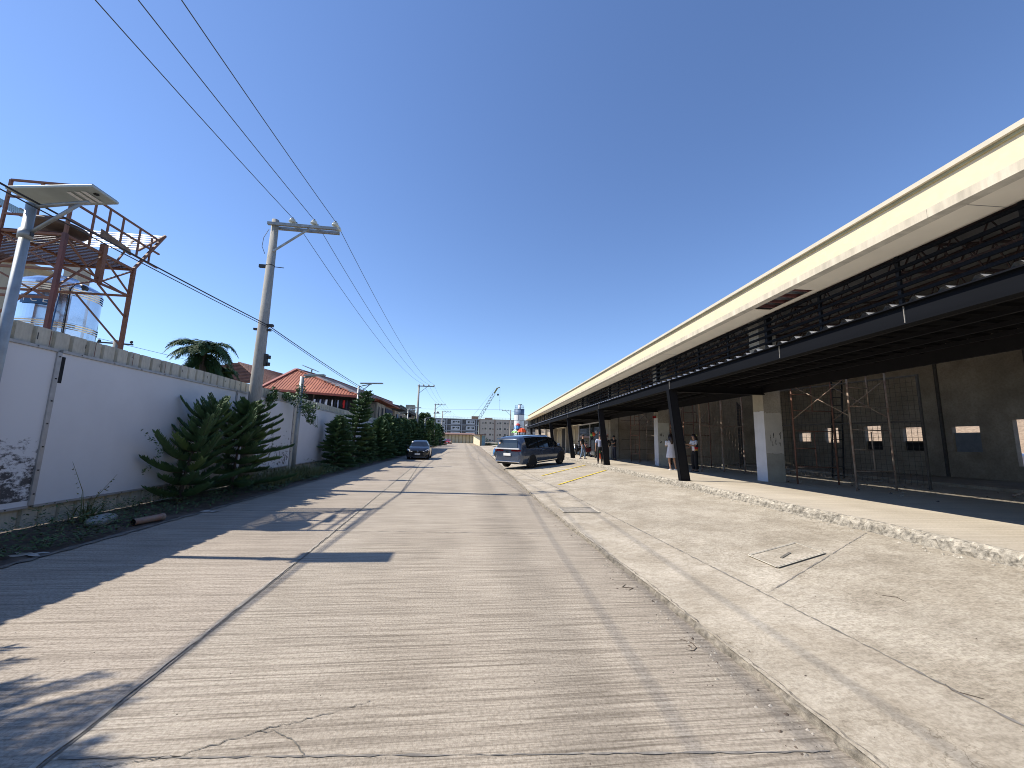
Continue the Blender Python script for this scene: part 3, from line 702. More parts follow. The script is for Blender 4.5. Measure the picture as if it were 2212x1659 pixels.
mesh_screen("long dark wire mesh screen behind the rusty scaffolds, in front of the window openings", 11.6, 12.9, 15.5, 3.9, (0,.5,1), 10.9, graf_m)
mesh_screen("mesh screen further inside, seen behind the first screen's posts", 13.6, 15.3, 20.6, 4.0, (0,.4,1), 22.8, graf_m)

# scaffolds
def scaffold(label, A, Bp, C_, D, top, mat1, mat2, name="scaffold"):
    """two rung frames A-B and C-D (lat, along) joined by cross braces"""
    t = thing(name, label, "scaffold", bw(*A, PZ)); r = .024
    for (p, h, m_) in ((A, top, mat1),(Bp, top-.05, mat1),(C_, top+.1, mat2),(D, top, mat2)):
        q = MB(); q.tube([bw(*p, PZ), bw(*p, h)], r, 8, m_); q.build("leg", parent=t)
    for (p, s_, m_) in ((A,Bp,mat1),(C_,D,mat2)):
        P_ = lambda u, z: bw(lerp(p[0],s_[0],u), lerp(p[1],s_[1],u), z)
        for z in (1.03,1.6,2.14,2.78,3.3,3.85):
            full = z in (1.03,2.14,3.3) or True
            u1 = 1 if z in (1.03,2.14,2.78,3.85) else .5
            q = MB(); q.tube([P_(0,z),P_(u1,z)], .017, 6, m_); q.build("rung", parent=t)
        for (za_, zb_) in ((1.03,2.1),(2.78,3.85)):
            q = MB(); q.tube([P_(.5,za_),P_(.5,zb_)], .015, 6, m_); q.build("upright", parent=t)
    for (p, s_) in ((A, C_), (Bp, D)):
        for (za_, zb_) in ((3.6,2.5),(2.5,3.6)):
            q = MB(); q.tube([bw(*p, za_), bw(*s_, zb_)], .012, 6, tube_g); q.build("cross_brace", parent=t)
    return t
scaffold("rusty tube scaffold nearest the camera, between the patched column and the bare concrete wall", (9.68,11.9),(10.98,11.85),(9.9,10.15),(11.3,10.4), 4.3, rust_m, tube_g)
scaffold("scaffold left of the column with the red bell, in front of the brown partition", (9.3,23.6),(9.25,24.9),(10.6,23.7),(10.5,25.4), 4.2, rust_m, tube_g)
scaffold("scaffold frame half hidden between the bell column and the slanted steel column", (10.2,19.9),(11.6,19.9),(10.3,21.6),(11.7,21.7), 4.2, rust_m, rust_m)
# lattice ladder leaning inside
t = thing("ladder", "dark lattice ladder leaning inside the unit behind the nearest scaffold", "ladder", bw(13.3,14.6,PZ))
for s_ in (0, .45):
    q = MB(); q.bar(bw(13.3+s_,14.6,PZ), bw(14.6+s_,15.6,5.2), .05,.05, darkin); q.build("rail", parent=t)
q = MB()
for i in range(14):
    u = i/13; a = bw(lerp(13.3,14.6,u),lerp(14.6,15.6,u),lerp(PZ+.1,5.1,u)); q.bar(a, a+Vector((.45,0,0)), .03,.03, darkin)
q.build("rungs", parent=t)
q = MB(); q.tube([bw(13.2,9.3,PZ+.05), bw(17.2,8.0,2.35)], .03, 8, tube_g); tag(q.build("scaffold_pole"), "loose grey tube leaning against the bare wall beneath the window openings", "pole")
for (la, al, s_, lb, m_) in ((11.0,25.2,.2,"white hollow block on the floor under the brown partition", whitepl),(11.1,25.35,.2,"second white block set beside and on top of the other under the partition", whitepl),(12.1,19.6,.18,"small grey carton on the floor behind the mesh screen post", plaster_b)):
    q = MB(); z0 = PZ+.002+(.2 if 'second' in lb else 0); p = bw(la,al); q.box(p.x,p.x+.4*s_*5*.5,p.y,p.y+.2,z0,z0+s_, m_); q.box(p.x+.05,p.x+.15,p.y-.002,p.y,z0+.05,z0+.15, darkin); tag(q.build("cement_block", bevel=.01), lb, "block")
mb = MB(); rnd = R(21)
for i in range(260):
    la = rnd.uniform(9.8,15); al = rnd.uniform(3,26); p = bw(la, al); pebble(p.x, p.y, PZ, rnd.uniform(.01,.05), rnd.choice((rubble_m, graf_m, tube_g, plaster_b)))
tag(mb.build("rubble"), "small rubble and dirt on the floor of the unfinished units", "rubble", kind='stuff')
# what the window openings look out on
q = MB(); A = bw(29, -10); B2 = bw(29, 60); q.raw([(A.x,A.y,-.05),(B2.x,B2.y,-.05),(B2.x,B2.y,3.9),(A.x,A.y,3.9),(A.x+.3,A.y,-.05),(B2.x+.3,B2.y,-.05),(B2.x+.3,B2.y,3.9),(A.x+.3,A.y,3.9)], [(0,3,2,1),(4,5,6,7),(3,7,6,2),(0,4,7,3),(1,2,6,5)], stone_m)
tag(q.build("stone_wall"), "tan stacked-stone boundary wall seen through the back window openings", "wall")

q = MB(); q.raw([bw(20.01,-14,.55), bw(29,-14,.55), bw(29,60,.55), bw(20.01,60,.55)], [(0,1,2,3)], strip_m); tag(q.build('back_lot'), kind='structure')
# ================================================================== VEHICLES
def wheel(mb_t, x, y, r, w, parent, rim, spokes=10, side=1):
    q = MB(); q.lathe([(r*.66,-w/2),(r*.92,-w/2),(r,-w*.32),(r,w*.32),(r*.92,w/2),(r*.66,w/2)], (x,y,r), 28, rubber, 'x')
    t = q.build("wheel", parent=parent)
    q = MB(); xo = x+side*(w/2-.015)
    q.lathe([(r*.68,-side*.05),(r*.68,side*.004),(r*.62,side*.006),(r*.60,-side*.02)], (xo,y,r), 28, rim, 'x')
    q.lathe([(0,side*.002),(r*.13,side*.002),(r*.14,-side*.02)], (xo,y,r), 14, rim, 'x')
    q.lathe([(0,-side*.05),(r*.67,-side*.05)], (xo,y,r), 20, darkin, 'x')
    for k in range(spokes):
        a = 2*pi*k/spokes
        q.bar((xo-side*.012,y+cos(a)*r*.1,r+sin(a)*r*.1),(xo-side*.012,y+cos(a)*r*.63,r+sin(a)*r*.63), .024,.03, rim)
    q.build("rim", parent=t); return t
def car(name, label, loc, rz, L, Wd, st, paint, wheels, rim, glassrange, group=None, arches=True, cat="car", tilt=0):
    """st: rows (y, z_low, z_shoulder, halfwidth, z_roof, half_roofwidth); roof rows above the shoulder are greenhouse"""
    t = thing(name, label, cat, loc, rz, group, world=False)
    if tilt: t.rotation_euler = (tilt[0], tilt[1], rz)
    q = MB(); secs = []
    for (y, z0, zs, hw, zr_, hr) in st:
        zm = lerp(z0, zs, .55)
        half = [(hw*.86, z0), (hw*.97, z0+.07), (hw, zm), (hw*.985, lerp(zm,zs,.6)), (hw*.93, zs), (lerp(hw*.93,hr,.92), lerp(zs,zr_,.86)), (hr*.86, lerp(zs,zr_,.97)), (hr*.45, zr_), (0, zr_+.006)]
        secs.append([(x, y, z) for x, z in half]+[(-x, y, z) for x, z in reversed(half[:-1])])
    n = len(secs[0]); vs = [p for s_ in secs for p in s_]
    def add(cond, mat, smooth=True, push=0):
        fs = []
        for i in range(len(secs)-1):
            for k in range(n-1):
                if cond(i, k): fs.append((i*n+k, i*n+k+1, (i+1)*n+k+1, (i+1)*n+k))
        return fs
    glass = lambda i, k: glassrange(i, k if k < 8 else 15-k, k)
    fb = add(lambda i, k: not glass(i, k), paint)
    ends = [tuple(range(n)), tuple(reversed(range((len(secs)-1)*n, len(secs)*n)))]
    # orientation: outward normals
    q.raw(vs, fb, paint, True); q.raw([vs[i] for i in range(n)], [tuple(range(n))], paint); q.raw([vs[(len(secs)-1)*n+i] for i in range(n)], [tuple(reversed(range(n)))], paint)
    q.raw([(s_[0][0], s_[0][1], s_[0][2]) for s_ in secs]+[(s_[-1][0], s_[-1][1], s_[-1][2]) for s_ in secs], [(i, i+1, len(secs)+i+1, len(secs)+i) for i in range(len(secs)-1)], darkin)
    body = q.build("body", parent=t)
    gl = MB(); 
    for fc in add(glass, glass_d): gl.raw([vs[j] for j in fc], [(0,1,2,3)], glass_d, False)
    gl.build("window", parent=t)
    for (y, side) in wheels:
        r = wheels_r[name]; wheel(None, side*(Wd/2-.12), y, r, .22, t, rim, 14 if 'van' in name else 10, side)
        if arches:
            q = MB(); ang = [pi*k/14 for k in range(15)]; x = side*(Wd/2+.002)
            for (ra, rb, mm, dx) in ((0, r+.035, darkin, .0), (r+.035, r+.06, paint, .008)):
                for a, b_ in zip(ang, ang[1:]):
                    p = lambda rad, aa: (x+side*dx, y+rad*cos(aa), r+rad*sin(aa))
                    q.raw([p(ra,a),p(rb,a),p(rb,b_),p(ra,b_)], [(0,1,2,3)], mm)
            q.raw([(x,y-r-.035,r*.6),(x,y+r+.035,r*.6),(x,y+r+.035,r),(x,y-r-.035,r)], [(0,1,2,3)], darkin)
            q.build("wheel_arch", parent=t)
    return t
wheels_r = {"sedan": .315, "van": .37, "parked_car": .32}
# --- black sedan facing the camera
sed = [(-2.18,.38,.86,.66,.93,.50),(-2.10,.26,.95,.78,1.03,.60),(-1.6,.2,.97,.84,1.10,.66),(-1.05,.18,.95,.86,1.36,.56),(-.45,.17,.94,.865,1.475,.54),(.25,.17,.93,.865,1.47,.54),(.62,.17,.92,.86,1.33,.58),(1.15,.17,.93,.855,1.00,.70),(1.6,.18,.86,.84,.93,.66),(1.95,.2,.74,.78,.80,.56),(2.12,.24,.62,.68,.68,.45)]
def sedan_glass(i, k, kk):
    if i in (3,4,5) and k == 4: return True
    if i == 6 and k >= 4: return k == 4 or k >= 5
    if i == 2 and k >= 5: return True
    return False
def sedan(label, loc, rz, paint, rim=rim_l, name="sedan", group=None):
    t = car(name, label, loc, rz, 4.3, 1.73, sed, paint, [(1.32,1),(1.32,-1),(-1.25,1),(-1.25,-1)], rim, sedan_glass, group)
    for s in (-1,1):
        q = MB(); q.raw([(s*.38,2.125,.63),(s*.74,1.93,.80),(s*.80,1.72,.83),(s*.82,1.78,.70),(s*.70,2.03,.62),(s*.5,2.13,.585)], [tuple(range(6)) if s < 0 else tuple(reversed(range(6)))], lens_m)
        q.v = [(x*1.01, y+.012, z) for x, y, z in q.v]; q.build("headlight", parent=t)
        q = MB(); q.box(min(s*.84,s*1.02),max(s*.84,s*1.02),.72,.84,.94,1.07, paint); o = q.build("side_mirror", parent=t, bevel=.03)
        q = MB(); q.raw([(s*.42,2.14,.30),(s*.72,2.06,.30),(s*.76,2.02,.44),(s*.5,2.13,.47)], [(0,1,2,3)], darkin); q.build("fog_lamp_bay", parent=t)
        q = MB(); q.box(min(s*.5,s*.8),max(s*.5,s*.8),-2.2,-2.1,.75,.9, tail_m); q.build("tail_lamp", parent=t)
    q = MB(); q.raw([(-.46,2.145,.27),(.46,2.145,.27),(.36,2.145,.56),(-.36,2.145,.56)], [(0,1,2,3)], darkin)
    q.raw([(-.46,2.148,.545),(.46,2.148,.545),(.5,2.14,.60),(-.5,2.14,.60)], [(0,1,2,3)], steel_c); q.build("grille", parent=t)
    q = MB(); q.box(-.76,.76,2.05,2.17,.19,.235, paint); q.build("front_lip", parent=t, bevel=.015)
    q = MB(); q.lathe([(.055,0),(.07,.012),(.055,.02)], (0,2.14,.605), 20, chrome, 'y'); q.lathe([(.02,0),(.033,.012),(.02,.02)], (0,2.14,.605), 14, chrome, 'y'); q.build("emblem", parent=t)
    q = MB(); q.box(-.20,.20,2.15,2.165,.36,.50, plate_m); p = q.build("number_plate", parent=t)
    return t, p
s1, p1 = sedan("black compact sedan with a white number plate driving toward the camera on the left lane", (-3.45, 33.35, .01), pi+.02, paint_k)
text("NBK 9736", .088, ink_m, p1, (0,2.168,.43), (pi/2,0,pi))
q = MB(); q.raw([(.50,.80,1.285),(.62,.78,1.27),(.60,.68,1.34),(.50,.70,1.35)], [(0,1,2,3)], whitepl); q.v = [(x,y+.03,z+.02) for x,y,z in q.v]; q.build("windscreen_sticker", parent=s1)
s2, _ = sedan("small red car facing the camera at the far end of the road", (-4.3, 119, G(119)), pi-.1, paint_r, name="parked_car")
s3, _ = sedan("pale silver-blue car half hidden behind the far red car", (-5.4, 127, G(127)), pi-.1, paint_s, name="parked_car")
s4, _ = sedan("navy blue car seen through the back window openings", tuple(bw(24.2,13.0,.56)), BROT, navy_m, name="parked_car")
s5, _ = sedan("white car seen through the back window openings behind the mesh", tuple(bw(24.2,18.6,.56)), BROT, paint_w, name="parked_car")
s6, _ = sedan("white car at the rear right seen through the last opening", tuple(bw(24.2,22.9,.56)), BROT, paint_w, name="parked_car")

# --- blue grey van (MPV) parked nose-in, rear toward us
vn = [(-2.48,.42,1.02,.74,1.10,.66),(-2.44,.34,1.08,.86,1.20,.72),(-2.36,.30,1.12,.92,1.62,.64),(-2.22,.28,1.12,.945,1.74,.66),(-1.9,.26,1.12,.955,1.775,.68),(-1.0,.25,1.11,.96,1.80,.70),(.3,.25,1.09,.96,1.80,.69),(.95,.25,1.07,.955,1.70,.68),(1.35,.26,1.05,.95,1.42,.72),(1.72,.26,1.04,.94,1.13,.76),(2.1,.27,.95,.92,1.03,.74),(2.38,.3,.82,.84,.90,.62),(2.5,.36,.70,.70,.76,.5)]
def van_glass(i, k, kk):
    if i in (4,5,6,7) and k == 4: return True
    if i in (8,) and k >= 4: return True
    if i == 7 and k >= 5: return True
    if i == 3 and k == 4: return False
    return False
VLOC = Vector((4.18, 23.35, .20)); hd = -atan2(2.2, 2.27)
van = car("van", "dark steel-blue people carrier parked nose-in on the apron, its rear turned to the road", VLOC, hd, 5.0, 1.92, vn, paint_n, [(1.62,1),(1.62,-1),(-1.45,1),(-1.45,-1)], rim_d, van_glass, cat="van")
van.location = VLOC
van.rotation_euler = (radians(3.0), 0, hd)
q = MB(); q.raw([(-.66,-2.475,1.16),(.66,-2.475,1.16),(.62,-2.385,1.60),(-.62,-2.385,1.60)], [(0,1,2,3)], glass_s); q.build("rear_window", parent=van)
q = MB(); q.raw([(-.60,-2.46,1.36),(-.50,-2.46,1.36),(-.50,-2.44,1.46),(-.60,-2.44,1.46)], [(0,1,2,3)], M("pale sticker", (.6,.42,.3), .6, .05, 4)); q.v = [(x,y-.01,z) for x,y,z in q.v]; q.build("window_sticker", parent=van)
q = MB(); q.box(-.70,.70,-2.52,-2.43,1.62,1.67, paint_n); q.build("roof_spoiler", parent=van, bevel=.01)
q = MB(); q.box(-.80,.80,-2.545,-2.46,1.085,1.15, M('chrome trim with painted sky reflection', (.85,.85,.86), .25, .03, 3, metal=.3)); q.build("chrome_strip", parent=van, bevel=.008)  # whitish colour stands in for sky reflected in the chrome
for s in (-1,1):
    q = MB(); a, c = sorted((s*.28, s*.86)); q.raw([(a,-2.50,.99),(c,-2.50,.99),(c,-2.50,1.065),(a,-2.50,1.065)], [(0,1,2,3)], tail_m)
    q.box(a,c,-2.50,-2.40,.99 if s*a > 0 else .99,1.065, tail_m); q.build("tail_lamp", parent=van)
    q = MB(); a, c = sorted((s*.93, s*1.12)); q.box(a,c,1.18,1.30,1.10,1.26, paint_n); q.build("side_mirror", parent=van, bevel=.03)
    q = MB(); 
    for yy in (-.35, .72): q.box(min(s*.955,s*.985),max(s*.955,s*.985),yy,yy+.2,.985,1.01, chrome)
    q.build("door_handle", parent=van)
    q = MB(); q.bar((s*.952,-2.1,1.135),(s*.945,1.5,1.09), .012,.02, chrome); q.bar((s*.955,-1.0,.36),(s*.955,1.15,.36), .012,.03, chrome); q.build("side_trim", parent=van)
    q = MB(); q.bar((s*.69,-2.0,1.75),(s*.71,.6,1.78), .03,.03, steel_b); q.build("roof_rail", parent=van)
    # pillars over the side glass
    q = MB()
    for yy in (-.75, .42): q.hexa([(s*.90,yy,1.12),(s*.90,yy+.06,1.12),(s*.91,yy+.06,1.12),(s*.91,yy,1.12)], [(s*.735,yy,1.70),(s*.735,yy+.06,1.70),(s*.745,yy+.06,1.70),(s*.745,yy,1.70)], steel_b)
    q.build("door_pillar", parent=van)
q = MB(); q.box(-.24,.24,-2.525,-2.505,.74,.88, plate_m); q.build("number_plate", parent=van, bevel=.005)
q = MB(); q.raw([(-.80,-2.50,.40),(.80,-2.50,.40),(.86,-2.46,.58),(-.86,-2.46,.58)], [(0,1,2,3)], paint_n); q.box(-.8,.8,-2.53,-2.44,.40,.44, chrome); q.build("rear_bumper", parent=van, bevel=.006)
q = MB(); q.box(-.10,.10,-2.512,-2.505,.935,.975, chrome); q.build("emblem", parent=van)
q = MB(); q.box(-.30,.22,-2.15,-2.05,1.775,1.83, whitepl); q.v = [(x,y,z) for x,y,z in q.v]; q.build("roof_sunroof_glare", parent=van) if False else None

# --- motorbikes
def motorbike(label, loc, rz, colr):
    t = thing("motorbike", label, "motorbike", loc, rz, world=False)
    for y in (-.62,.62):
        q = MB(); q.lathe([(.22,-.04),(.29,-.05),(.30,0),(.29,.05),(.22,.04),(.22,-.04)], (0,y,.30), 20, rubber, 'x'); q.lathe([(.05,-.03),(.05,.03)], (0,y,.30), 8, chrome, 'x')
        for k in range(6): a = k*pi/3; q.bar((0,y,.3),(0,y+.23*cos(a),.3+.23*sin(a)), .015,.015, chrome)
        q.build("wheel", parent=t)
    q = MB(); q.hexa([(-.1,-.55,.45),(.1,-.55,.45),(.1,.25,.35),(-.1,.25,.35)], [(-.12,-.75,.72),(.12,-.75,.72),(.1,.2,.68),(-.1,.2,.68)], colr); q.hexa([(-.14,.28,.3),(.14,.28,.3),(.12,.45,.4),(-.12,.45,.4)], [(-.16,.30,.85),(.16,.30,.85),(.12,.42,.95),(-.12,.42,.95)], colr); q.build("body", parent=t, bevel=.03)
    q = MB(); q.box(-.13,.13,-.75,.15,.72,.80, steel_b); q.build("seat", parent=t, bevel=.03)
    q = MB(); q.tube([(0,.62,.3),(0,.42,.95)], .03, 8, chrome); q.tube([(-.33,.30,1.05),(0,.40,1.0),(.33,.30,1.05)], .015, 8, steel_b); q.build("handlebar", parent=t)
    for s in (-1,1):
        q = MB(); q.tube([(s*.25,.32,1.04),(s*.3,.36,1.2)], .008, 6, steel_b); q.lathe([(0,0),(.06,.005),(.055,.02),(0,.025)], (s*.31,.36,1.22), 10, steel_b, 'y'); q.build("mirror", parent=t)
    q = MB(); q.box(-.07,.07,.5,.58,.84,.96, lens_m); q.build("headlight", parent=t, bevel=.02)
motorbike("red and white motorbike parked on the walkway behind the man in a cap", bw(7.9,31.0,PZ), BROT+2.3, M("maroon bike plastic", (.28,.05,.06), .35, .05, 3))
motorbike("dark motorbike parked farther left beside a slanted steel column", bw(8.0,33.6,PZ), BROT+2.0, M("black bike plastic", (.03,.03,.035), .35, .05, 3))

# ================================================================== PEOPLE
def skinned(name, verts, edges, mat, parent, sub=1, root=0):
    bm = bmesh.new(); ly = bm.verts.layers.skin.verify(); V = []
    for i, (p, r) in enumerate(verts):
        v = bm.verts.new(p); rx, ry = r if isinstance(r, tuple) else (r, r); v[ly].radius = (rx, ry); v[ly].use_root = (i == root); V.append(v)
    for a, b in edges: bm.edges.new((V[a], V[b]))
    me = bpy.data.meshes.new(name); bm.to_mesh(me); bm.free(); me.materials.append(mat)
    o = bpy.data.objects.new(name, me); COL.objects.link(o); o.parent = parent
    sk = o.modifiers.new("skin", 'SKIN'); sk.use_smooth_shade = True
    sb = o.modifiers.new("subsurf", 'SUBSURF'); sb.levels = sub; sb.render_levels = sub
    return o
def person(label, loc, rz, H=1.65, pose=None, top=cl_black, bottom=cl_jean, sleeve=.5, dress=False, hair='short', cap=False, shoes=shoe_m, female=False, wide=False, phone=False, lanyard=False, vest=None):
    """local frame: faces +Y; lengths as fractions of height H"""
    t = thing("person", label, "person", loc, rz, world=False)
    P = dict(pelvis=(0,0,.53), spine=(0,.0,.63), chest=(0,.005,.735), neck=(0,0,.825), jaw=(0,.012,.872), head=(0,.01,.925), crown=(0,0,.975),
             shL=(-.112,0,.80), elL=(-.135,-.01,.635), wrL=(-.14,.03,.49), shR=(.112,0,.80), elR=(.135,-.01,.635), wrR=(.14,.03,.49),
             hipL=(-.052,0,.505), knL=(-.058,.012,.285), anL=(-.062,-.01,.045), hipR=(.052,0,.505), knR=(.058,.012,.285), anR=(.062,-.01,.045))
    if pose: P.update(pose)
    S = {k: Vector(v)*H for k, v in P.items()}; h = H
    sw = .9 if female else 1.
    for a in ('shL','shR'): S[a].x *= sw
    verts = []; edges = []; idx = {}
    def add(k, p, r, par=None):
        idx[k] = len(verts); verts.append((tuple(p), (r[0]*h, r[1]*h) if isinstance(r, tuple) else r*h))
        if par is not None: edges.append((idx[par], idx[k]))
    add('pelvis', S['pelvis'], (.066,.047)); add('spine', S['spine'], (.054 if female else .060,.042), 'pelvis'); add('chest', S['chest'], (.068,.046), 'spine')
    add('neck', S['neck'], .030, 'chest'); add('jaw', S['jaw'], (.034,.040), 'neck'); add('head', S['head'], (.043,.052), 'jaw'); add('crown', S['crown'], (.030,.036), 'head')
    hands = []
    for s in 'LR':
        sg = -1 if s == 'L' else 1
        add('sh'+s, S['sh'+s], .032, 'chest'); add('el'+s, S['el'+s], .024, 'sh'+s); add('wr'+s, S['wr'+s], .016, 'el'+s)
        d = (S['wr'+s]-S['el'+s]).normalized(); palm = S['wr'+s]+d*.045*h; add('pa'+s, palm, (.022,.012), 'wr'+s)
        side = d.cross(Vector((0,0,1))); side = Vector((1,0,0)) if side.length < .3 else side.normalized(); curl = Vector((0,1,0)) if abs(d.y) < .6 else Vector((0,0,-1))
        for k in range(4):
            base = palm+side*(k-1.5)*.0125*h+d*.012*h; ln = (.036,.044,.042,.032)[k]*h
            add('f%s%da' % (s,k), base+d*ln*.55, .0052, 'pa'+s); add('f%s%db' % (s,k), base+d*ln*.95+curl*ln*.3, .0045, 'f%s%da' % (s,k))
        add('t'+s, S['wr'+s]+d*.03*h-side*sg*.024*h+curl*.01*h, .0058, 'wr'+s); add('u'+s, S['wr'+s]+d*.052*h-side*sg*.032*h+curl*.016*h, .005, 't'+s)
        hands.append(palm)
    for s in 'LR':
        add('hip'+s, S['hip'+s], (.05,.05), 'pelvis'); add('kn'+s, S['kn'+s], .034, 'hip'+s); add('an'+s, S['an'+s], .020, 'kn'+s)
        add('toe'+s, S['an'+s]+Vector((0,.085*h,-.028*h)), (.02,.012), 'an'+s)
    skinned("body", verts, edges, skin_m, t)
    # face
    hc = S['head']; q = MB(); q.raw([hc+Vector(p)*h for p in ((-.006,.050,.004),(.006,.050,.004),(.010,.052,-.018),(-.010,.052,-.018),(0,.068,-.014))], [(0,1,4),(1,2,4),(2,3,4),(3,0,4)], skin_m, True); q.build("nose", parent=t)
    for sg in (-1,1):
        q = MB(); q.lathe([(0,.002*h),(.006*h,.0012*h),(.0065*h,0)], hc+Vector((sg*.018,.050,.004))*h, 8, darkin, 'y'); q.build("eye", parent=t)
        q = MB(); q.lathe([(0,-.004*h),(.012*h,-.003*h),(.012*h,.003*h),(0,.004*h)], hc+Vector((sg*.044,-.004,-.006))*h, 8, skin_m, 'x'); q.build("ear", parent=t)
    q = MB(); q.raw([hc+Vector(p)*h for p in ((-.014,.051,-.030),(.014,.051,-.030),(.012,.051,-.035),(-.012,.051,-.035))], [(0,1,2,3)], tail_m); q.build("mouth", parent=t)
    # hair
    q = MB(); q.lathe([(.0,.062*h),(.026*h,.056*h),(.044*h,.035*h),(.052*h,.008*h),(.050*h,-.012*h)], hc+Vector((0,-.008,.006))*h, 16, hair_m)
    q.v = [(x, hc.y-.004*h+(y-hc.y)*1.12 if True else y, z) for x, y, z in q.v]
    ho = q
    if hair == 'long':
        top_ = hc+Vector((0,-.035,.01))*h
        ho.tube([top_, top_+Vector((0,-.028,-.07))*h, top_+Vector((0,-.042,-.15))*h, top_+Vector((0,-.05,-.235))*h], [.048*h,.054*h,.050*h,.022*h], 12, hair_m)
        for sg in (-1,1): ho.tube([hc+Vector((sg*.036,.0,.02))*h, hc+Vector((sg*.05,-.015,-.05))*h, hc+Vector((sg*.048,-.035,-.14))*h, hc+Vector((sg*.03,-.05,-.2))*h], [.02*h,.024*h,.02*h,.008*h], 8, hair_m)
    ho.build("hair", parent=t)
    if cap:
        q = MB(); q.lathe([(0,.07*h),(.035*h,.062*h),(.055*h,.03*h),(.057*h,.012*h)], hc, 16, cl_black); q.hexa([hc+Vector(p)*h for p in ((-.04,.045,.016),(.04,.045,.016),(.03,.10,.010),(-.03,.10,.010))], [hc+Vector(p)*h for p in ((-.04,.045,.024),(.04,.045,.024),(.03,.10,.016),(-.03,.10,.016))], cl_black); q.build("cap", parent=t)
    # clothes
    def garment(name, keys, mat, grow, cut=None):
        vv = []; ee = []; ix = {}
        for (k, par, r) in keys:
            p = S[k] if isinstance(k, str) and k in S else k[1]; kk = k if isinstance(k, str) else k[0]
            ix[kk] = len(vv); rr_ = tuple((x+grow)*h for x in (r if isinstance(r, tuple) else (r, r))); vv.append((tuple(p), rr_))
            if par is not None: ee.append((ix[par], ix[kk]))
        return skinned(name, vv, ee, mat, t)
    def mid(a, b, u): return S[a].lerp(S[b], u)
    if not dress:
        ks = [('chest', None, (.080,.056)), ('spine','chest',(.066 if female else .074,.052)), (('hem', S['pelvis']+Vector((0,0,-.035))*h),'spine',(.080,.060)), (('nk', mid('chest','neck',.62)),'chest',(.045,.038))]
        for s in 'LR':
            ks.append(('sh'+s,'chest',.036))
            if sleeve <= .5: ks.append((('sl'+s, mid('sh'+s,'el'+s,sleeve*2*.8)),'sh'+s,.033))
            else: ks.append(('el'+s,'sh'+s,.030)); ks.append((('sl'+s, mid('el'+s,'wr'+s,(sleeve-.5)*1.8)),'el'+s,.023))
        garment("shirt", ks, top, .006)
        ks = [(('w', S['pelvis']+Vector((0,0,.06))*h), None, (.070,.052)), ('pelvis','w',(.078,.060))]
        for s in 'LR':
            ks += [('hip'+s,'pelvis',(.054,.054)), ('kn'+s,'hip'+s,.050 if wide else .042), ('an'+s,'kn'+s,.046 if wide else .030)]
        garment("trousers", ks, bottom, .004)
    else:
        q = MB(); n = 28; prof = [(.805,.078,.045),(.78,.115,.058),(.72,.105,.065),(.64,.085,.060),(.56,.098,.070),(.48,.112,.085),(.40,.122,.098),(.335,.128,.102)]
        vs = []
        for z, a, b_ in prof:
            for k in range(n):
                an = 2*pi*k/n; fold = 1+(.06*sin(an*7)+.04*sin(an*11+1))*max(0, (.62-z)*2.5)
                vs.append((a*h*cos(an)*fold, b_*h*sin(an)*fold, z*h))
        q.raw(vs, [(i*n+k,(i+1)*n+k,(i+1)*n+(k+1)%n,i*n+(k+1)%n) for i in range(len(prof)-1) for k in range(n)], top, True)
        q.build("dress", parent=t)
        for s in 'LR':
            skinned("sleeve", [(tuple(S['sh'+s]), .044*h), (tuple(mid('sh'+s,'el'+s,.55)), .040*h), (tuple(mid('sh'+s,'el'+s,.98)), .038*h)], [(0,1),(1,2)], top, t)
    for s in 'LR':
        a = S['an'+s]; q = MB(); q.hexa([a+Vector(p)*h for p in ((-.026,-.035,-.045),(.026,-.035,-.045),(.03,.105,-.045),(-.03,.105,-.045))], [a+Vector(p)*h for p in ((-.022,-.03,-.005),(.022,-.03,-.005),(.022,.085,-.022),(-.022,.085,-.022))], shoes); q.build("shoe", parent=t, bevel=.01)
    if phone:
        pw = (hands[0]+hands[1])/2 if phone == 'both' else hands[0]
        q = MB(); q.hexa([pw+Vector(p) for p in ((-.035,.02,.0),(.035,.02,.0),(.035,.03,0),(-.035,.03,0))], [pw+Vector(p) for p in ((-.035,.06,.13),(.035,.06,.13),(.035,.07,.13),(-.035,.07,.13))], steel_b); q.build("phone", parent=t, bevel=.004)
    if lanyard:
        q = MB(); c = S['chest']; q.tube([c+Vector((-.03,.062,.06))*h, c+Vector((0,.075,-.05))*h, c+Vector((.03,.062,.06))*h], .004*h, 5, cl_lilac); q.hexa([c+Vector(p)*h for p in ((-.02,.076,-.09),(.02,.076,-.09),(.02,.08,-.09),(-.02,.08,-.09))], [c+Vector(p)*h for p in ((-.02,.076,-.05),(.02,.076,-.05),(.02,.08,-.05),(-.02,.08,-.05))], whitepl); q.build("lanyard", parent=t)
    return t, S, h
yaw = lambda dx, dy: -atan2(dx, dy)    # facing direction -> z rotation
person("man in black cap, black shirt, lanyard and pale blue jeans walking on the sunlit walkway", bw(6.65,27.0,PZ), yaw(.75,-.65), 1.70,
    dict(knL=(-.07,.05,.285), anL=(-.085,.05,.045), knR=(.07,.0,.285), anR=(.10,-.07,.048), elL=(-.165,-.02,.65), wrL=(-.15,.05,.52), elR=(.16,-.03,.65), wrR=(.165,.04,.51)), cl_black, cl_jean, cap=True, lanyard=True, sleeve=.5)
person("bareheaded man in black shirt and dark jeans by the column, looking down at his phone", bw(8.72,26.6,PZ), yaw(-.95,-.25), 1.68,
    dict(head=(0,.03,.915), crown=(0,.03,.965), jaw=(0,.035,.865), elL=(-.14,.10,.66), wrL=(-.06,.22,.66), elR=(.20,.10,.78), wrR=(.20,.27,.79)), cl_black, cl_navy, sleeve=.5, phone='one')
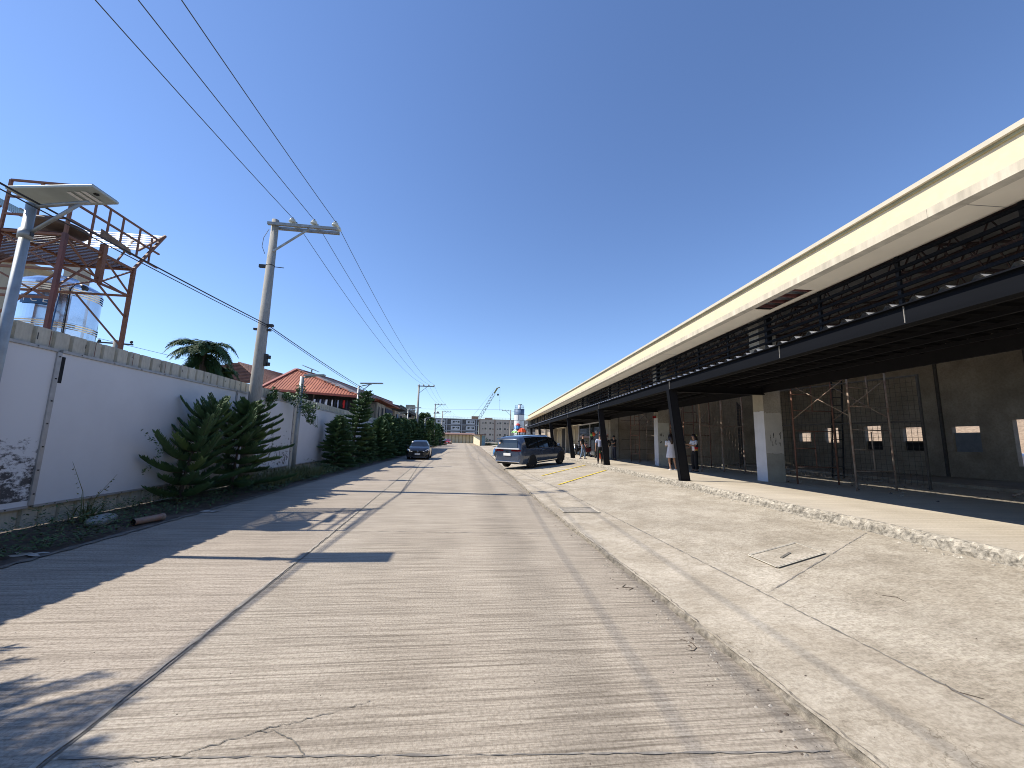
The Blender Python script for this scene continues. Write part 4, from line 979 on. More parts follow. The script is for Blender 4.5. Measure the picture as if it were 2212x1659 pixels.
person("woman with long brown hair in a loose white shirt dress, her back to the camera", bw(8.2,17.2,PZ), yaw(.12,1.), 1.62,
    dict(knL=(-.06,.0,.285), anL=(-.03,-.01,.045), hipL=(-.06,0,.5), knR=(.085,.01,.285), anR=(.12,.0,.045), elL=(-.125,.03,.65), wrL=(-.08,.13,.66), elR=(.125,.02,.64), wrR=(.12,.06,.5)), cl_white, cl_white, dress=True, hair='long', shoes=shoe_w, female=True)
pw_, S_, h_ = person("woman with yellow hair clip, white top, navy bag and black trousers, holding a phone", bw(8.95,16.6,PZ), yaw(-1.,-.1), 1.63,
    dict(head=(0,.02,.92), elL=(-.11,.06,.66), wrL=(-.05,.22,.70), elR=(.13,.03,.63), wrR=(.06,.15,.62)), cl_white, cl_black, sleeve=.5, hair='long', wide=True, female=True, phone='one', shoes=shoe_m)
q = MB(); c = S_['chest']; q.hexa([c+Vector(p)*h_ for p in ((-.075,-.03,-.16),(-.075,.05,-.16),(-.10,.05,-.16),(-.10,-.03,-.16))], [c+Vector(p)*h_ for p in ((-.075,-.04,-.10),(-.075,.06,-.10),(-.11,.06,-.10),(-.11,-.04,-.10))], cl_red)
q.hexa([c+Vector(p)*h_ for p in ((-.075,-.05,-.10),(-.075,.06,-.10),(-.112,.06,-.10),(-.112,-.05,-.10))], [c+Vector(p)*h_ for p in ((-.08,-.045,.04),(-.08,.05,.04),(-.10,.05,.04),(-.10,-.045,.04))], cl_navy)
q.hexa([c+Vector(p)*h_ for p in ((-.075,-.03,-.185),(-.075,.05,-.185),(-.10,.05,-.185),(-.10,-.03,-.185))], [c+Vector(p)*h_ for p in ((-.075,-.03,-.16),(-.075,.05,-.16),(-.10,.05,-.16),(-.10,-.03,-.16))], cl_yel); q.build("sling_bag", parent=pw_, bevel=.01)
q = MB(); q.lathe([(0,-.02),(.03,-.015),(.04,0),(.03,.015),(0,.02)], S_['head']+Vector((-.03,-.07,.02))*h_, 10, M("pale yellow clip", (.75,.75,.3), .5, .1, 9), 'x'); q.build("hair_clip", parent=pw_)
person("person in a pale blue top mostly hidden behind the second slanted steel column", bw(6.27,21.6,PZ), yaw(.2,1), 1.62, None, cl_lilac, cl_black, sleeve=.5)
person("person in dark clothes with a backpack leaning just right of the second slanted column", bw(6.52,21.2,PZ), yaw(-.3,1), 1.58, dict(elR=(.16,-.02,.66), wrR=(.12,.06,.58)), cl_black, cl_black, sleeve=.9)
person("distant person in dark blue walking on the road's left edge by the far trees", (-4.75, 84, G(84)), yaw(0,-1), 1.66, dict(knL=(-.06,.05,.285), anL=(-.06,.06,.045)), cl_navy, cl_black, sleeve=.5)

# colourful toy trolley and display in the shop window
t = thing("toy_display", "cluttered dark grey trolley hung with red and orange inflatables in front of the shop window", "toy stand", bw(8.5,29.4,PZ), 0)
rnd = R(6)
q = MB(); c = bw(8.45,29.3); q.box(c.x-.5,c.x+.5,c.y-.35,c.y+.35,PZ+.2,PZ+1.35, M("grey plastic wrap", (.10,.11,.11), .5, .35, 9)); q.build("wrapped_load", parent=t, bevel=.05)
for dx in (-.4,.4):
    q = MB(); q.lathe([(0,-.03),(.12,-.03),(.12,.03),(0,.03)], (c.x+dx,c.y-.3,PZ+.12), 14, rubber, 'x'); q.build("wheel", parent=t)
for (dx, dz, r_, m_) in ((-.55,2.0,.16,pl_or),(-.35,2.15,.12,whitepl),(-.7,1.95,.12,pl_green),(.05,2.15,.16,pl_red),(.08,1.9,.13,pl_red),(.0,1.3,.18,M("dull red toy", (.3,.07,.06), .6, .2, 7)),(.6,2.0,.08,pl_or)):
    q = MB(); q.lathe([(0,-r_),(r_*.7,-r_*.7),(r_,0),(r_*.7,r_*.7),(0,r_)], (c.x+dx,c.y-.35,PZ+dz-.25), 12, m_); q.build("inflatable_toy", parent=t)
q = MB()
for dx in (-.5,-.2,.1,.4): q.tube([(c.x+dx,c.y-.33,PZ+1.3),(c.x+dx,c.y-.33,PZ+2.1)], .015, 6, steel_b)
q.build("hanging_rod", parent=t)
q = MB(); p = bw(8.9,27.9); q.raw([(p.x-.9,p.y,PZ+.35),(p.x-.5,p.y-.1,PZ+.25),(p.x-.35,p.y-.1,PZ+.75),(p.x-.9,p.y,PZ+.95)], [(0,1,2,3)], pl_green); q.raw([(p.x-.85,p.y-.02,PZ+.0),(p.x-.45,p.y-.12,PZ+.0),(p.x-.45,p.y-.12,PZ+.4),(p.x-.85,p.y-.02,PZ+.4)], [(0,1,2,3)], pl_or)
s_ = q.build("folded_banner"); m_ = s_.modifiers.new("solid", 'SOLIDIFY'); m_.thickness = .03; tag(s_, "green and orange folded board leaning behind the second slanted column", "board")

# ================================================================== THE WHITE FENCE (left)
def wx(y): return -6.45-.0235*y
WT = 3.18
fw = thing("metal_fence", "long cream corrugated sheet fence faced with big white flat panels", "fence", (-6.6, 7, 0))
q = MB(); y = -2.; vs = []; n = 0; per = .30
while y < 41.5:
    for dy, dx in ((0,0),(.012,-.045),(.062,-.045),(.075,0)):
        yy = y+dy; x = wx(yy)+dx; vs += [(x, yy, .10), (x, yy, WT+.006*sin(y*1.3))]; n += 1
    y += per
q.raw(vs, [(2*i,2*i+1,2*i+3,2*i+2) for i in range(n-1)], cream_m)
vs2 = [(x-.004, y, z) for x, y, z in vs]; q.raw(vs2, [(2*i,2*i+2,2*i+3,2*i+1) for i in range(n-1)], cream_m)
for i in range(n-1): q.raw([vs[2*i+1], vs[2*i+3], vs2[2*i+3], vs2[2*i+1]], [(0,1,2,3)], trim_m)
q.build("corrugated_sheet", parent=fw)
def wbox(q, y0, y1, xo0, xo1, z0, z1, mat): q.hexa([(wx(y0)+xo0,y0,z0),(wx(y0)+xo1,y0,z0),(wx(y1)+xo1,y1,z0),(wx(y1)+xo0,y1,z0)], [(wx(y0)+xo0,y0,z1),(wx(y0)+xo1,y0,z1),(wx(y1)+xo1,y1,z1),(wx(y1)+xo0,y1,z1)], mat)
ys_ = [(-1.5,1.9),(1.95,7.06),(7.14,12.4),(12.45,16.72),(17.35,23.9),(23.98,30.4),(30.5,37.)]
for k, (a, c) in enumerate(ys_):
    q = MB(); wbox(q, a, c, .035, .06, .44, 2.84, mould_m if k == 1 else white_m); q.build("white_panel", parent=fw)
    q = MB(); wbox(q, a, c, .030, .085, 2.842, 2.885, trim_m); wbox(q, a, c, .030, .08, .405, .438, trim_m); q.build("edge_rail", parent=fw)
    q = MB(); wbox(q, c-.0, c+.075, .03, .085, .44, 2.84, trim_m); q.build("seam_strip", parent=fw)
    q = MB()
    for j in range(8):
        yy = lerp(a, c, (j+.5)/8); wbox(q, yy-.008, yy+.008, .086, .094, 2.858, 2.872, bolt_m); wbox(q, yy-.008, yy+.008, .081, .09, .415, .43, bolt_m)
    for j in range(7):
        zz = .6+j*.36; wbox(q, c+.028, c+.047, .086, .096, zz, zz+.02, bolt_m)
    q.build("bolt", parent=fw)
q = MB(); wbox(q, 7.16, 7.22, .0605, .066, 2.35, 2.78, darkin); q.v = [(x, y+.02*sin(z*20) if False else y, z) for x, y, z in q.v]; q.build("torn_gap", parent=fw)
rnd = R(9); q = MB()
for i in range(26):
    yy = 6+i*.83+rnd.uniform(-.1,.1); wbox(q, yy, yy+.014, .029, .032, WT-.12-rnd.random()*.1, WT-.10, bolt_m)
q.build("rivet", parent=fw)
q = MB()
for yy in (6.95, 7.75, 8.6, 9.5): 
    wbox(q, yy, yy+.012, .0292, .031, WT-.28, WT-.02, rust_m)
q.build("rust_streak", parent=fw)
# second mould stain near second lamp
rnd = R(19); q = MB()
for i in range(140):
    yy = 16.6-abs(rnd.gauss(0,.9)); zz = .5+abs(rnd.gauss(0,.45)); s_ = rnd.uniform(.01,.05)
    if 12.6 < yy < 16.65: wbox(q, yy, yy+s_, .0605, .0615, zz, zz+s_*rnd.uniform(.5,2), graf_m)
q.build("mildew_stain", parent=fw)
# dark gap behind fence base
# ------------------------------------------------ street lamps
def solar_lamp(label, x, y, top, arm, z0=.06, first=False, head=(1.1,.46), tilt=.15, group="solar street lamps along the fence"):
    t = thing("street_lamp", label, "street lamp", (x, y, z0), 0, group)
    q = MB(); q.tube([(x,y,z0),(x,y,top)], .058, 14, lamp_pole); q.build("pole", parent=t)
    q = MB(); q.tube([(x,y,top-.55),(x,y,top-.42)], .08, 12, bracket); q.tube([(x-.0,y,top-.5),(x+arm*.55,y+.05,top+.12)], .025, 8, bracket); q.tube([(x,y,top-.05),(x+arm*.62,y+.05,top+.13)], .028, 8, bracket)
    q.box(x-.09,x+.09,y-.02,y+.02,top-.5,top-.44,bolt_m); q.build("bracket", parent=t)
    a = x-.25 if arm > .8 and first else x+.05; c = a+head[0]
    q = MB(); hw = head[1]/2; zt0 = top+.13; zt1 = zt0+tilt
    q.hexa([(a,y-hw+.1,zt0),(c,y-hw+.1,zt1),(c,y+hw+.1,zt1+.0),(a,y+hw+.1,zt0)], [(a,y-hw+.1,zt0+.045),(c,y-hw+.1,zt1+.045),(c,y+hw+.1,zt1+.045),(a,y+hw+.1,zt0+.045)], lampg); hd_ = q.build("lamp_head", parent=t, bevel=.012)
    q = MB(); q.hexa([(a+.02,y-hw+.12,zt0+.047),(c-.02,y-hw+.12,zt1+.047),(c-.02,y+hw+.08,zt1+.047),(a+.02,y+hw+.08,zt0+.047)], [(a+.02,y-hw+.12,zt0+.056),(c-.02,y-hw+.12,zt1+.056),(c-.02,y+hw+.08,zt1+.056),(a+.02,y+hw+.08,zt0+.056)], M("solar cells", (.02,.025,.05), .15, .1, 9)); q.build("solar_panel", parent=hd_)
    if first:
        q = MB()
        for u in (.62,.72,.80):
            xx = lerp(a,c,u); zz = lerp(zt0,zt1,u)-.006; q.box(xx,xx+.06,y-.03,y+.25,zz-.002,zz+.003, whitepl)
        q.build("lamp_strip", parent=hd_)
        q = MB(); q.lathe([(0,-.012),(.03,-.01),(.035,0)], (lerp(a,c,.92),y+.05,lerp(zt0,zt1,.92)-.004), 14, darkin); q.build("sensor", parent=hd_)
    return t
solar_lamp("nearest solar street lamp, its flat grey head in front of the red tower", -6.4, 6.15, 4.86, 1.1, first=True)
t = thing("street_lamp", "street lamp whose pole is smothered by a leafy vine, tilted solar panel on top", "street lamp", (-6.33,16.2,.06), 0, "solar street lamps along the fence")
q = MB(); q.tube([(-6.38,16.2,.06),(-6.38,16.2,3.9)], .075, 12, lamp_pole); q.build("pole", parent=t)
q = MB(); q.hexa([(-6.3,16.1,3.93),(-5.55,16.1,3.98),(-5.55,16.35,3.98),(-6.3,16.35,3.93)], [(-6.3,16.1,3.98),(-5.55,16.1,4.03),(-5.55,16.35,4.03),(-6.3,16.35,3.98)], lampg); q.build("lamp_head", parent=t)
q = MB(); q.tube([(-6.05,16.2,4.0),(-6.05,16.2,4.2)], .025, 8, bracket); q.tube([(-6.4,16.2,3.85),(-5.9,16.2,3.95)], .03, 8, bracket); q.build("bracket", parent=t)
q = MB(); q.hexa([(-6.35,16.0,4.32),(-5.85,16.0,4.14),(-5.85,16.45,4.14),(-6.35,16.45,4.32)], [(-6.35,16.0,4.345),(-5.85,16.0,4.165),(-5.85,16.45,4.165),(-6.35,16.45,4.345)], galv); q.build("solar_panel", parent=t)
for (x,y,top,arm,lb) in ((-6.45,24.8,4.72,1.2,"solar street lamp rising beside the tall leaning pine"),(-6.3,38.8,3.9,.8,"low street lamp in front of the grey house's dark roof"),(-6.2,45.0,4.85,1.1,"street lamp just left of the second utility pole"),(-5.9,62.,4.75,1.2,"farthest small street lamp, in front of the round leafy tree")):
    solar_lamp(lb, x, y, top, arm, .06+G(y), head=(1.35 if arm > 1 else .8,.3), tilt=.05)

# ------------------------------------------------ utility poles
def utility_pole(label, x, y, z0, top, dirn=1, detail=False, drum=False):
    t = thing("utility_pole", label, "utility pole", (x, y, z0), 0, "concrete utility poles along the road")
    q = MB(); q.tube([(x,y,z0-.1),(x,y,z0+3),(x,y,top)], [.205,.17,.105], 20, polec); q.build("pole", parent=t)
    q = MB(); q.bar((x-.16*dirn,y-.14,top-.20),(x+1.98*dirn,y-.14,top-.20), .09,.09, bracket); q.build("crossarm", parent=t)
    q = MB(); q.bar((x+.05*dirn,y+.14,top-.20),(x+1.98*dirn,y+.14,top-.20), .09,.09, bracket); q.build("crossarm", parent=t)
    q = MB(); q.bar((x+.08*dirn,y-.1,top-1.12),(x+1.1*dirn,y-.1,top-.26), .05,.05, bracket); q.build("brace", parent=t)
    for u in (.58,1.25,1.92):
        for dy in (-.14,.14):
            q = MB(); c = (x+u*dirn, y+dy, top-.16); q.lathe([(.012,-.10),(.012,.04),(.06,.045),(.115,.07),(.105,.10),(.055,.105),(.055,.12),(.09,.135),(.08,.165),(.04,.175),(.03,.2),(0,.2)], c, 14, porcel); q.lathe([(.032,.175),(.034,.22),(0,.22)], c, 10, bolt_m); q.build("insulator", parent=t)
    if detail:
        for z in (7.0,5.05,4.88,4.05,3.78):
            q = MB(); q.lathe([(.01,-.012),(lerp(.19,.115,z/8.6),-.012),(lerp(.19,.115,z/8.6),.012),(.01,.012)], (x,y,z), 20, bolt_m); q.build("pole_band", parent=t)
        q = MB(); q.box(x-.33,x-.1,y-.04,y+.04,6.92,7.02, bolt_m); q.build("clamp", parent=t)
        q = MB(); q.tube([(x,y,6.98),(x+.42,y,6.96)], .012, 6, bolt_m); q.build("step_bolt", parent=t)
        q = MB(); q.box(x+.16,x+.24,y-.05,y+.05,3.72,4.1, bolt_m); q.build("spool_rack", parent=t)
        for z in (4.0,3.78): q = MB(); q.lathe([(0,-.05),(.05,-.05),(.05,.05),(0,.05)], (x+.29,y-.02,z), 10, bolt_m); q.build("spool", parent=t)
        for (xa, xb, za_, zb_) in ((.13,.3,4.98,5.06),(.13,.24,4.84,4.9),(-.26,-.12,4.85,4.91)): q = MB(); q.box(x+xa,x+xb,y-.05,y+.05,za_,zb_, bolt_m); q.build("clamp", parent=t)
        q = MB(); q.tube([(x-.12,y-.1,8.2),(x-.25,y-.1,7.9),(x-.27,y-.1,7.6),(x-.16,y-.1,7.35)], .008, 6, wire_m); q.build("jumper_wire", parent=t)
    if drum:
        for u in (-.15,.35,.6):
            q = MB(); q.lathe([(0,-.2),(.14,-.2),(.14,.2),(0,.2)], (x+u+.1,y-.15,top-1.75), 12, bracket); q.build("switch_drum", parent=t)
        q = MB(); q.bar((x-.3,y-.15,top-1.95),(x+1.1,y-.15,top-1.95), .06,.06, bracket); q.build("crossarm", parent=t)
    return t
utility_pole("large grey concrete utility pole standing at the fence behind the bushy pine", -6.4, 12.9, 0, 8.58, detail=True)
utility_pole("second utility pole, beyond the black sedan, rising from the pine hedge", -6.0, 52.2, G(52), 8.63)
utility_pole("third utility pole with small grey drums below its crossarm", -5.75, 79.5, G(79), 8.6, drum=True)
utility_pole("fourth utility pole, the farthest on the left side of the road", -5.2, 97.5, G(97), 8.45)
utility_pole("lone utility pole with its crossarm pointing left, behind the parked van", 10.4, 88., .2, 8.5, dirn=-1)
def wire(pts3, sag, r, mat, label, group, n=24):
    q = MB(); P_ = []
    for (a, b_) in zip(pts3, pts3[1:]):
        a = Vector(a); b_ = Vector(b_); s_ = sag*((b_-a).length/40)**2
        for i in range(n): u = i/n; p = a.lerp(b_, u); p.z -= 4*s_*u*(1-u); P_.append(p)
    P_.append(Vector(pts3[-1])); q.tube(P_, r, 5, mat, caps=False)
    return tag(q.build("power_line"), label, "power line", group)
for u, lb in ((.58,"power line nearest the poles, leftmost of the three overhead lines"),(1.25,"middle line of the three overhead power lines"),(1.92,"outermost power line, rightmost of the three overhead lines")):
    wire([(-6.6+u,-26,8.65),(-6.4+u,12.9,8.64),(-6.0+u,52.2,8.69),(-5.75+u,79.5,8.66),(-5.2+u,97.5,8.5),(-2+u,128,8.8)], .95, .0095, wire_m, lb, "overhead power lines")
wire([(-6.45,-20,5.4),(-6.25,12.9,5.02),(-6.0,52.2,4.95)], .55, .015, wire_b, "thick black service cable slung low from pole to pole", "low cables")
wire([(-6.45,-20,5.37),(-6.23,12.9,4.95),(-6.0,52.2,4.9)], .60, .010, wire_b, "thin cable hanging just under the thick black service cable", "low cables")
wire([(8.5,88,8.6),(-20,98,8.8)], .3, .02, wire_m, "faint line strung across the road from the lone right-hand pole", "far lines")
wire([(10.3,88,8.4),(26,110,7.2)], .3, .02, wire_m, "faint line running right from the lone pole past the silo", "far lines")

# ------------------------------------------------ steel tower and tank behind the fence
tw = thing("steel_tower", "rusty red steel tower frame with slatted deck and handrail rising behind the fence", "tower", (-8.2,8.7,0))
X0, X1, X2, Ya, Yb = -7.6, -8.67, -10.3, 7.93, 9.5
DK = 5.27
def tb(name, a, b_, w_=.055, m_=redox2): q = MB(); q.bar(a, b_, w_, w_, m_); return q.build(name, parent=tw)
for (x, y) in ((X0,Ya),(X0,Yb),(X1,Ya),(X2,Ya),(X2,Yb)):
    tb("post", (x,y,0),(x,y,DK), .065, redox if y == Ya else redox2)
tb("post", (X0,8.72,4.62),(X0,8.72,5.45), .09, redox2)
q = MB(); yy = Ya
while yy <= Yb: q.bar((X0,yy,DK),(X2-.3,yy,DK), .060,.006, slatd); yy += .078
q.build("deck", parent=tw)
for (a, b_) in (((X0,Ya,DK-.03),(X0,Yb,DK-.03)),((X1,Ya,DK-.03),(X1,Yb,DK-.03)),((X2,Ya,DK-.03),(X2,Yb,DK-.03)),((X0,Yb,DK-.03),(X2,Yb,DK-.03)),((X0,Ya,DK-.03),(X2,Ya,DK-.03)),
     ((X0,Ya,4.55),(X2,Ya,4.55)),((X0,Yb,4.62),(X2,Yb,4.62)),((X0,Ya,4.0),(X2,Ya,4.0)),((X0,Ya,4.62),(X0,Yb,4.62))):
    tb("beam", a, b_, .042)
for (a, b_) in (((X0,Yb,DK-.05),(X0,8.72,4.62)),((X0,Ya,4.2),(X0,8.72,4.66)),((X0,Ya,5.2),(X0,8.72,4.66)),((X0,8.72,5.2),(X0,Yb,4.66)),((X0,8.72,4.6),(X0,Yb,4.1)),((X0,Ya,4.2),(X0,8.72,5.2)),
     ((X0,Yb,3.45),(X1,Yb,4.6)),((X1,Ya,3.4),(X0,Ya,4.5)),((X1,Ya,4.5),(X0,Ya,3.95)),((X2,Ya,3.6),(X1,Ya,4.5)),((X1,Ya,5.2),(X0,Ya,4.55)),((X0,Ya,5.2),(X1,Ya,4.55)),((X1,Yb,5.2),(X0,Yb,4.6)),((X2,Ya,5.2),(X1,Ya,4.55))):
    tb("brace", a, b_, .028, redox2)
for z in (5.57,5.92,6.25):
    tb("handrail", (X0,Ya,z),(X0,Yb+.62,z), .036); 
    tb("handrail", (X0,Ya,z),(X1,Ya,z), .036)
tb("handrail", (X1,Ya,DK),(X1,Ya,6.25), .04); tb("handrail", (X0,Ya,DK),(X0,Ya,6.25), .045)
tb("handrail", ((X0+X1)/2,Ya,5.57),((X0+X1)/2,Ya,6.25), .035)
for y in (8.40,8.72,9.05,9.5,9.85): tb("handrail", (X0,y,5.57 if y > 8.5 else DK),(X0,y,6.25 if y < 9.6 else 6.2), .03)
# flared slatted hoods
def hood(name, P0, P1, P2, P3, n, mat, w_):
    q = MB(); P0, P1, P2, P3 = map(Vector, (P0, P1, P2, P3))
    for i in range(n): u = (i+.5)/n; q.bar(P0.lerp(P3, u), P1.lerp(P2, u), w_, .012, mat, up=(P1-P0).cross(P3-P0).normalized())
    q.bar(P1, P2, .04, .04, redox2); q.bar(P0, P3, .04, .04, redox2); return q.build(name, parent=tw)
hood("white_slat_screen", (X2,Yb+.02,5.72),(X0,Yb+.02,5.72),(X0,Yb+.72,6.46),(X2,Yb+.72,6.46), 8, slatw, .06)
tb("brace", (X0,Yb,DK),(X0,Yb+.72,6.46), .05); tb("brace", (X0-.4,Yb,DK+.1),(X0-.4,Yb+.35,6.1), .03)
hood("blue_slat_screen", (X1-.2,Ya+.1,5.75),(X1-.2,Yb,5.75),(X2+.1,Yb+.1,6.55),(X2+.1,Ya+.1,6.55), 8, slatb, .05)
q = MB(); q.lathe([(0,0),(.42,.02),(.44,.06),(.42,.10),(0,.12)], (X0-.45,8.25,5.44), 28, M("brown round board", (.10,.065,.05), .7, .2, 4)); q.build("round_board", parent=tw)
q = MB(); q.hexa([(X0+.03,8.55,5.56),(X0+.06,8.55,5.56),(X0+.06,9.3,5.50),(X0+.03,9.3,5.50)], [(X0+.03,8.55,5.72),(X0+.06,8.6,5.70),(X0+.06,9.25,5.62),(X0+.03,9.3,5.62)], M("torn brown cloth", (.24,.17,.12), .9, .3, 7)); q.build("hanging_cloth", parent=tw)
# tank
tk = thing("water_tank", "stainless steel water tank behind the red tower frame, with white letters on a blue band", "water tank", (-10.2,10.9,3.0))
tc_ = (-10.25,10.9,0); Rk = .72; prof = [(Rk,2.9)]
for z in (3.05,3.48,4.02,4.86):
    prof += [(Rk,z)]
    for k in range(3 if z < 4.5 else 4): prof += [(Rk+.014,z+.02+k*.055),(Rk+.014,z+.04+k*.055),(Rk,z+.05+k*.055)]
prof += [(Rk,5.10),(Rk*.96,5.18),(Rk*.75,5.27),(Rk*.35,5.33),(.22,5.34)]
q = MB(); q.lathe(prof, tc_, 64, stainless, smooth=False); q.build("tank_body", parent=tk)
q = MB(); q.lathe([(.24,5.33),(.25,5.42),(0,5.44)], tc_, 24, stainless); q.build("tank_lid", parent=tk)
q = MB(); q.lathe([(0,0),(.09,.0),(.09,.12),(0,.12)], (-9.62,10.62,5.12), 14, bolt_m, 'y'); q.build("float_valve", parent=tk)
q = MB(); q.tube([(-9.66,10.55,5.2),(-9.62,10.4,5.0),(-9.6,10.4,3.2)], .016, 6, wire_b); q.tube([(-9.75,10.3,5.0),(-9.75,10.25,3.2)], .012, 6, bluepl); q.build("hose", parent=tk)
a0 = math.atan2(0-10.9, 0+10.25); q = MB(); nb = 14
for k in range(nb):
    a = a0-.35-.62+k*.62/nb*1.35; b_ = a+.62/nb*1.35; rr2 = Rk+.026
    q.raw([(tc_[0]+rr2*cos(a),tc_[1]+rr2*sin(a),4.52),(tc_[0]+rr2*cos(b_),tc_[1]+rr2*sin(b_),4.52),(tc_[0]+rr2*cos(b_),tc_[1]+rr2*sin(b_),4.74),(tc_[0]+rr2*cos(a),tc_[1]+rr2*sin(a),4.74)], [(0,1,2,3)], bluepl)
band = q.build("letter_band", parent=tk)
for k, ch in enumerate("ICE"):
    a = a0-.35-.50+k*.26; rr2 = Rk+.030
    text(ch, .20, whitepl, band, (tc_[0]+rr2*cos(a)-(-10.2), tc_[1]+rr2*sin(a)-10.9, 4.63-3.0), (pi/2, 0, a+pi/2), .0015)
# building behind the tank
bb = thing("sheet_building", "beige corrugated sheet building with a sloping eave behind the water tank", "building", (-14,13.5,0))
q = MB(); q.raw([(-18,12.6,0),(-11.9,12.6,0),(-11.9,12.6,6.0),(-18,12.6,8.0)], [(0,1,2,3)], M("beige sheet siding", (.36,.32,.24), .7, .12, 2, stretch=(6,1,.3))); q.raw([(-11.9,12.6,0),(-17.5,17,0),(-17.5,17,6),(-11.9,12.6,6.)], [(0,1,2,3)], housebei); q.build("wall", parent=bb)
q = MB(); q.hexa([(-18.2,12.2,8.1),(-11.6,12.2,5.95),(-17.2,16.6,6.0),(-18.2,16.6,8.1)], [(-18.2,12.2,8.16),(-11.6,12.2,6.01),(-17.2,16.6,6.06),(-18.2,16.6,8.16)], housebei); q.build("roof", parent=bb)
q = MB(); q.box(-11.45,-11.1,12.1,12.5,0,6.25, plaster_b); tag(q.build("masonry_post"), "plain beige masonry post rising just behind the tank's lid", "post")

# distant crossarm beyond the tower foot
utl = thing("utility_pole", "dark distant utility pole whose crossarm just shows above the fence by the tower foot", "utility pole", (-21.1,26,0), 0)
q = MB(); q.tube([(-21.1,26,0),(-21.1,26,7.05)], .12, 10, polec); q.build("pole", parent=utl)
q = MB(); q.bar((-22.1,26,6.88),(-20.15,26,6.82), .08,.08, wire_b); q.build("crossarm", parent=utl)
for x in (-22.0,-21.1,-20.25):
    q = MB(); q.lathe([(.03,0),(.08,.05),(.07,.16),(0,.18)], (x,26,6.88), 8, wire_b); q.build("insulator", parent=utl)
wire([(-26,26.3,7.9),(-22,26,7.1),(-17,30,6.2)], .5, .012, wire_m, "thin line beside the distant crossarm under the tower", "far lines")

# ------------------------------------------------ plants
def frond(q, base, d, L, droop, width, mat, nseg=9, leaflets=True, up=.6, seed=0):
    rnd = R(seed); d = Vector(d).normalized(); P_ = []
    for i in range(nseg+1):
        u = i/nseg; P_.append(Vector(base)+d*L*u*(1-.15*u)+Vector((0,0,up*L*u-droop*L*u*u)))
    q.tube(P_, [.02*(1-i/nseg)+.004 for i in range(nseg+1)], 4, mat)
    if leaflets:
        n = 46
        for i in range(n):
            u = (i+2)/(n+2); k = min(nseg-1, int(u*nseg)); p = P_[k].lerp(P_[k+1], u*nseg-k); ax = (P_[k+1]-P_[k]).normalized()
            for s in (-1,1):
                sd = ax.cross(Vector((0,0,1))).normalized()*s
                ld = (sd*.8+ax*.55+Vector((0,0,rnd.uniform(-.5,.15)))).normalized(); ll = width*sin(pi*min(1, u*.85+.12))*rnd.uniform(.8,1.1)
                w2 = ax*.02; e = p+ld*ll+Vector((0,0,-.18*ll)); mdl = p+ld*ll*.55
                q.raw([p-w2, p+w2, mdl+w2*1.1, mdl-w2*1.1, e], [(0,1,2,3),(3,2,4)], mat)
pt = thing("palm_tree", "dark green palm with arching fronds above the fence, in front of the tiled roof", "palm tree", (-13.2,21.3,0))
q = MB(); q.tube([(-13.2,21.3,0),(-13.1,21.3,2.5),(-13.2,21.3,5.7)], [.2,.15,.13], 12, bark_m); q.build("trunk", parent=pt)
q = MB(); rnd = R(2)
for k in range(26):
    a = k*2.399+.3; frond(q, (-13.2+.05*cos(a),21.3+.05*sin(a),5.65+.05*(k % 5)), (cos(a),sin(a),0), rnd.uniform(1.2,1.9), rnd.uniform(.75,1.35), .5, palm_m, up=rnd.uniform(.5,1.15), seed=k)
for k in range(30):
    a = k*2.1; frond(q, (-13.2,21.3,5.0+.02*k), (cos(a),sin(a),0), rnd.uniform(.7,1.4), rnd.uniform(.9,1.7), .40, palm_m, up=.35, seed=k+50)
q.build("crown", parent=pt)
pt = thing("palm_tree", "smaller dense palm clump right of the arching palm, against the tiled roof", "palm tree", (-13.3,22.9,0))
q = MB(); q.tube([(-13.3,22.9,0),(-13.3,22.9,4.7)], [.16,.12], 10, bark_m); q.build("trunk", parent=pt)
q = MB()
for k in range(22):
    a = k*2.399; frond(q, (-13.3,22.9,4.85+.02*(k % 9)), (cos(a),sin(a),0), rnd.uniform(.8,1.25), rnd.uniform(.8,1.3), .36, palm_m, up=rnd.uniform(.4,1.1), seed=k+90)
for k in range(26):
    a = k*2.399; frond(q, (-13.3+.25*cos(a*3),22.8,4.5), (cos(a),sin(a),0), rnd.uniform(.8,1.4), rnd.uniform(.5,1.3), .4, palm_m, up=rnd.uniform(.3,1.0), seed=k+190)
q.build("crown", parent=pt)
bt = thing("banana_plant", "two ragged banana leaves just showing over the fence right of the tank", "banana plant", (-12.2,13.4,0))
q = MB(); q.tube([(-12.2,13.4,0),(-12.2,13.4,4.4)], [.12,.08], 8, leaf_m); q.build("stem", parent=bt)
for (b_, d, up_, dr) in (((-12.25,13.4,4.80),(1,.1,0),.12,.3),((-12.2,13.4,4.52),(1,.15,0),.10,.35),((-12.2,13.4,4.3),(-.8,-.2,0),.4,.5)):
    q = MB(); frond(q, b_, d, .85, dr, .17, leaf_m, up=up_, seed=4); q.build("leaf", parent=bt)

def leafcloud(q, c, rad, n, s, mat, rnd, mat2=None, squash=1.):
    c = Vector(c)
    for i in range(n):
        d = Vector((rnd.gauss(0,1), rnd.gauss(0,1), rnd.gauss(0,1))).normalized()*rnd.random()**.45
        p = c+Vector((d.x*rad[0], d.y*rad[1], d.z*rad[2]))
        a = Vector((rnd.uniform(-1,1), rnd.uniform(-1,1), rnd.uniform(-.7,.7))).normalized(); b_ = a.cross(Vector((rnd.uniform(-1,1), rnd.uniform(-1,1), 1))).normalized()
        k = s*rnd.uniform(.6,1.4); q.raw([p-a*k, p+b_*k*.45, p+a*k, p-b_*k*.45], [(0,1,2,3)], mat2 if mat2 and rnd.random() < .3 else mat)

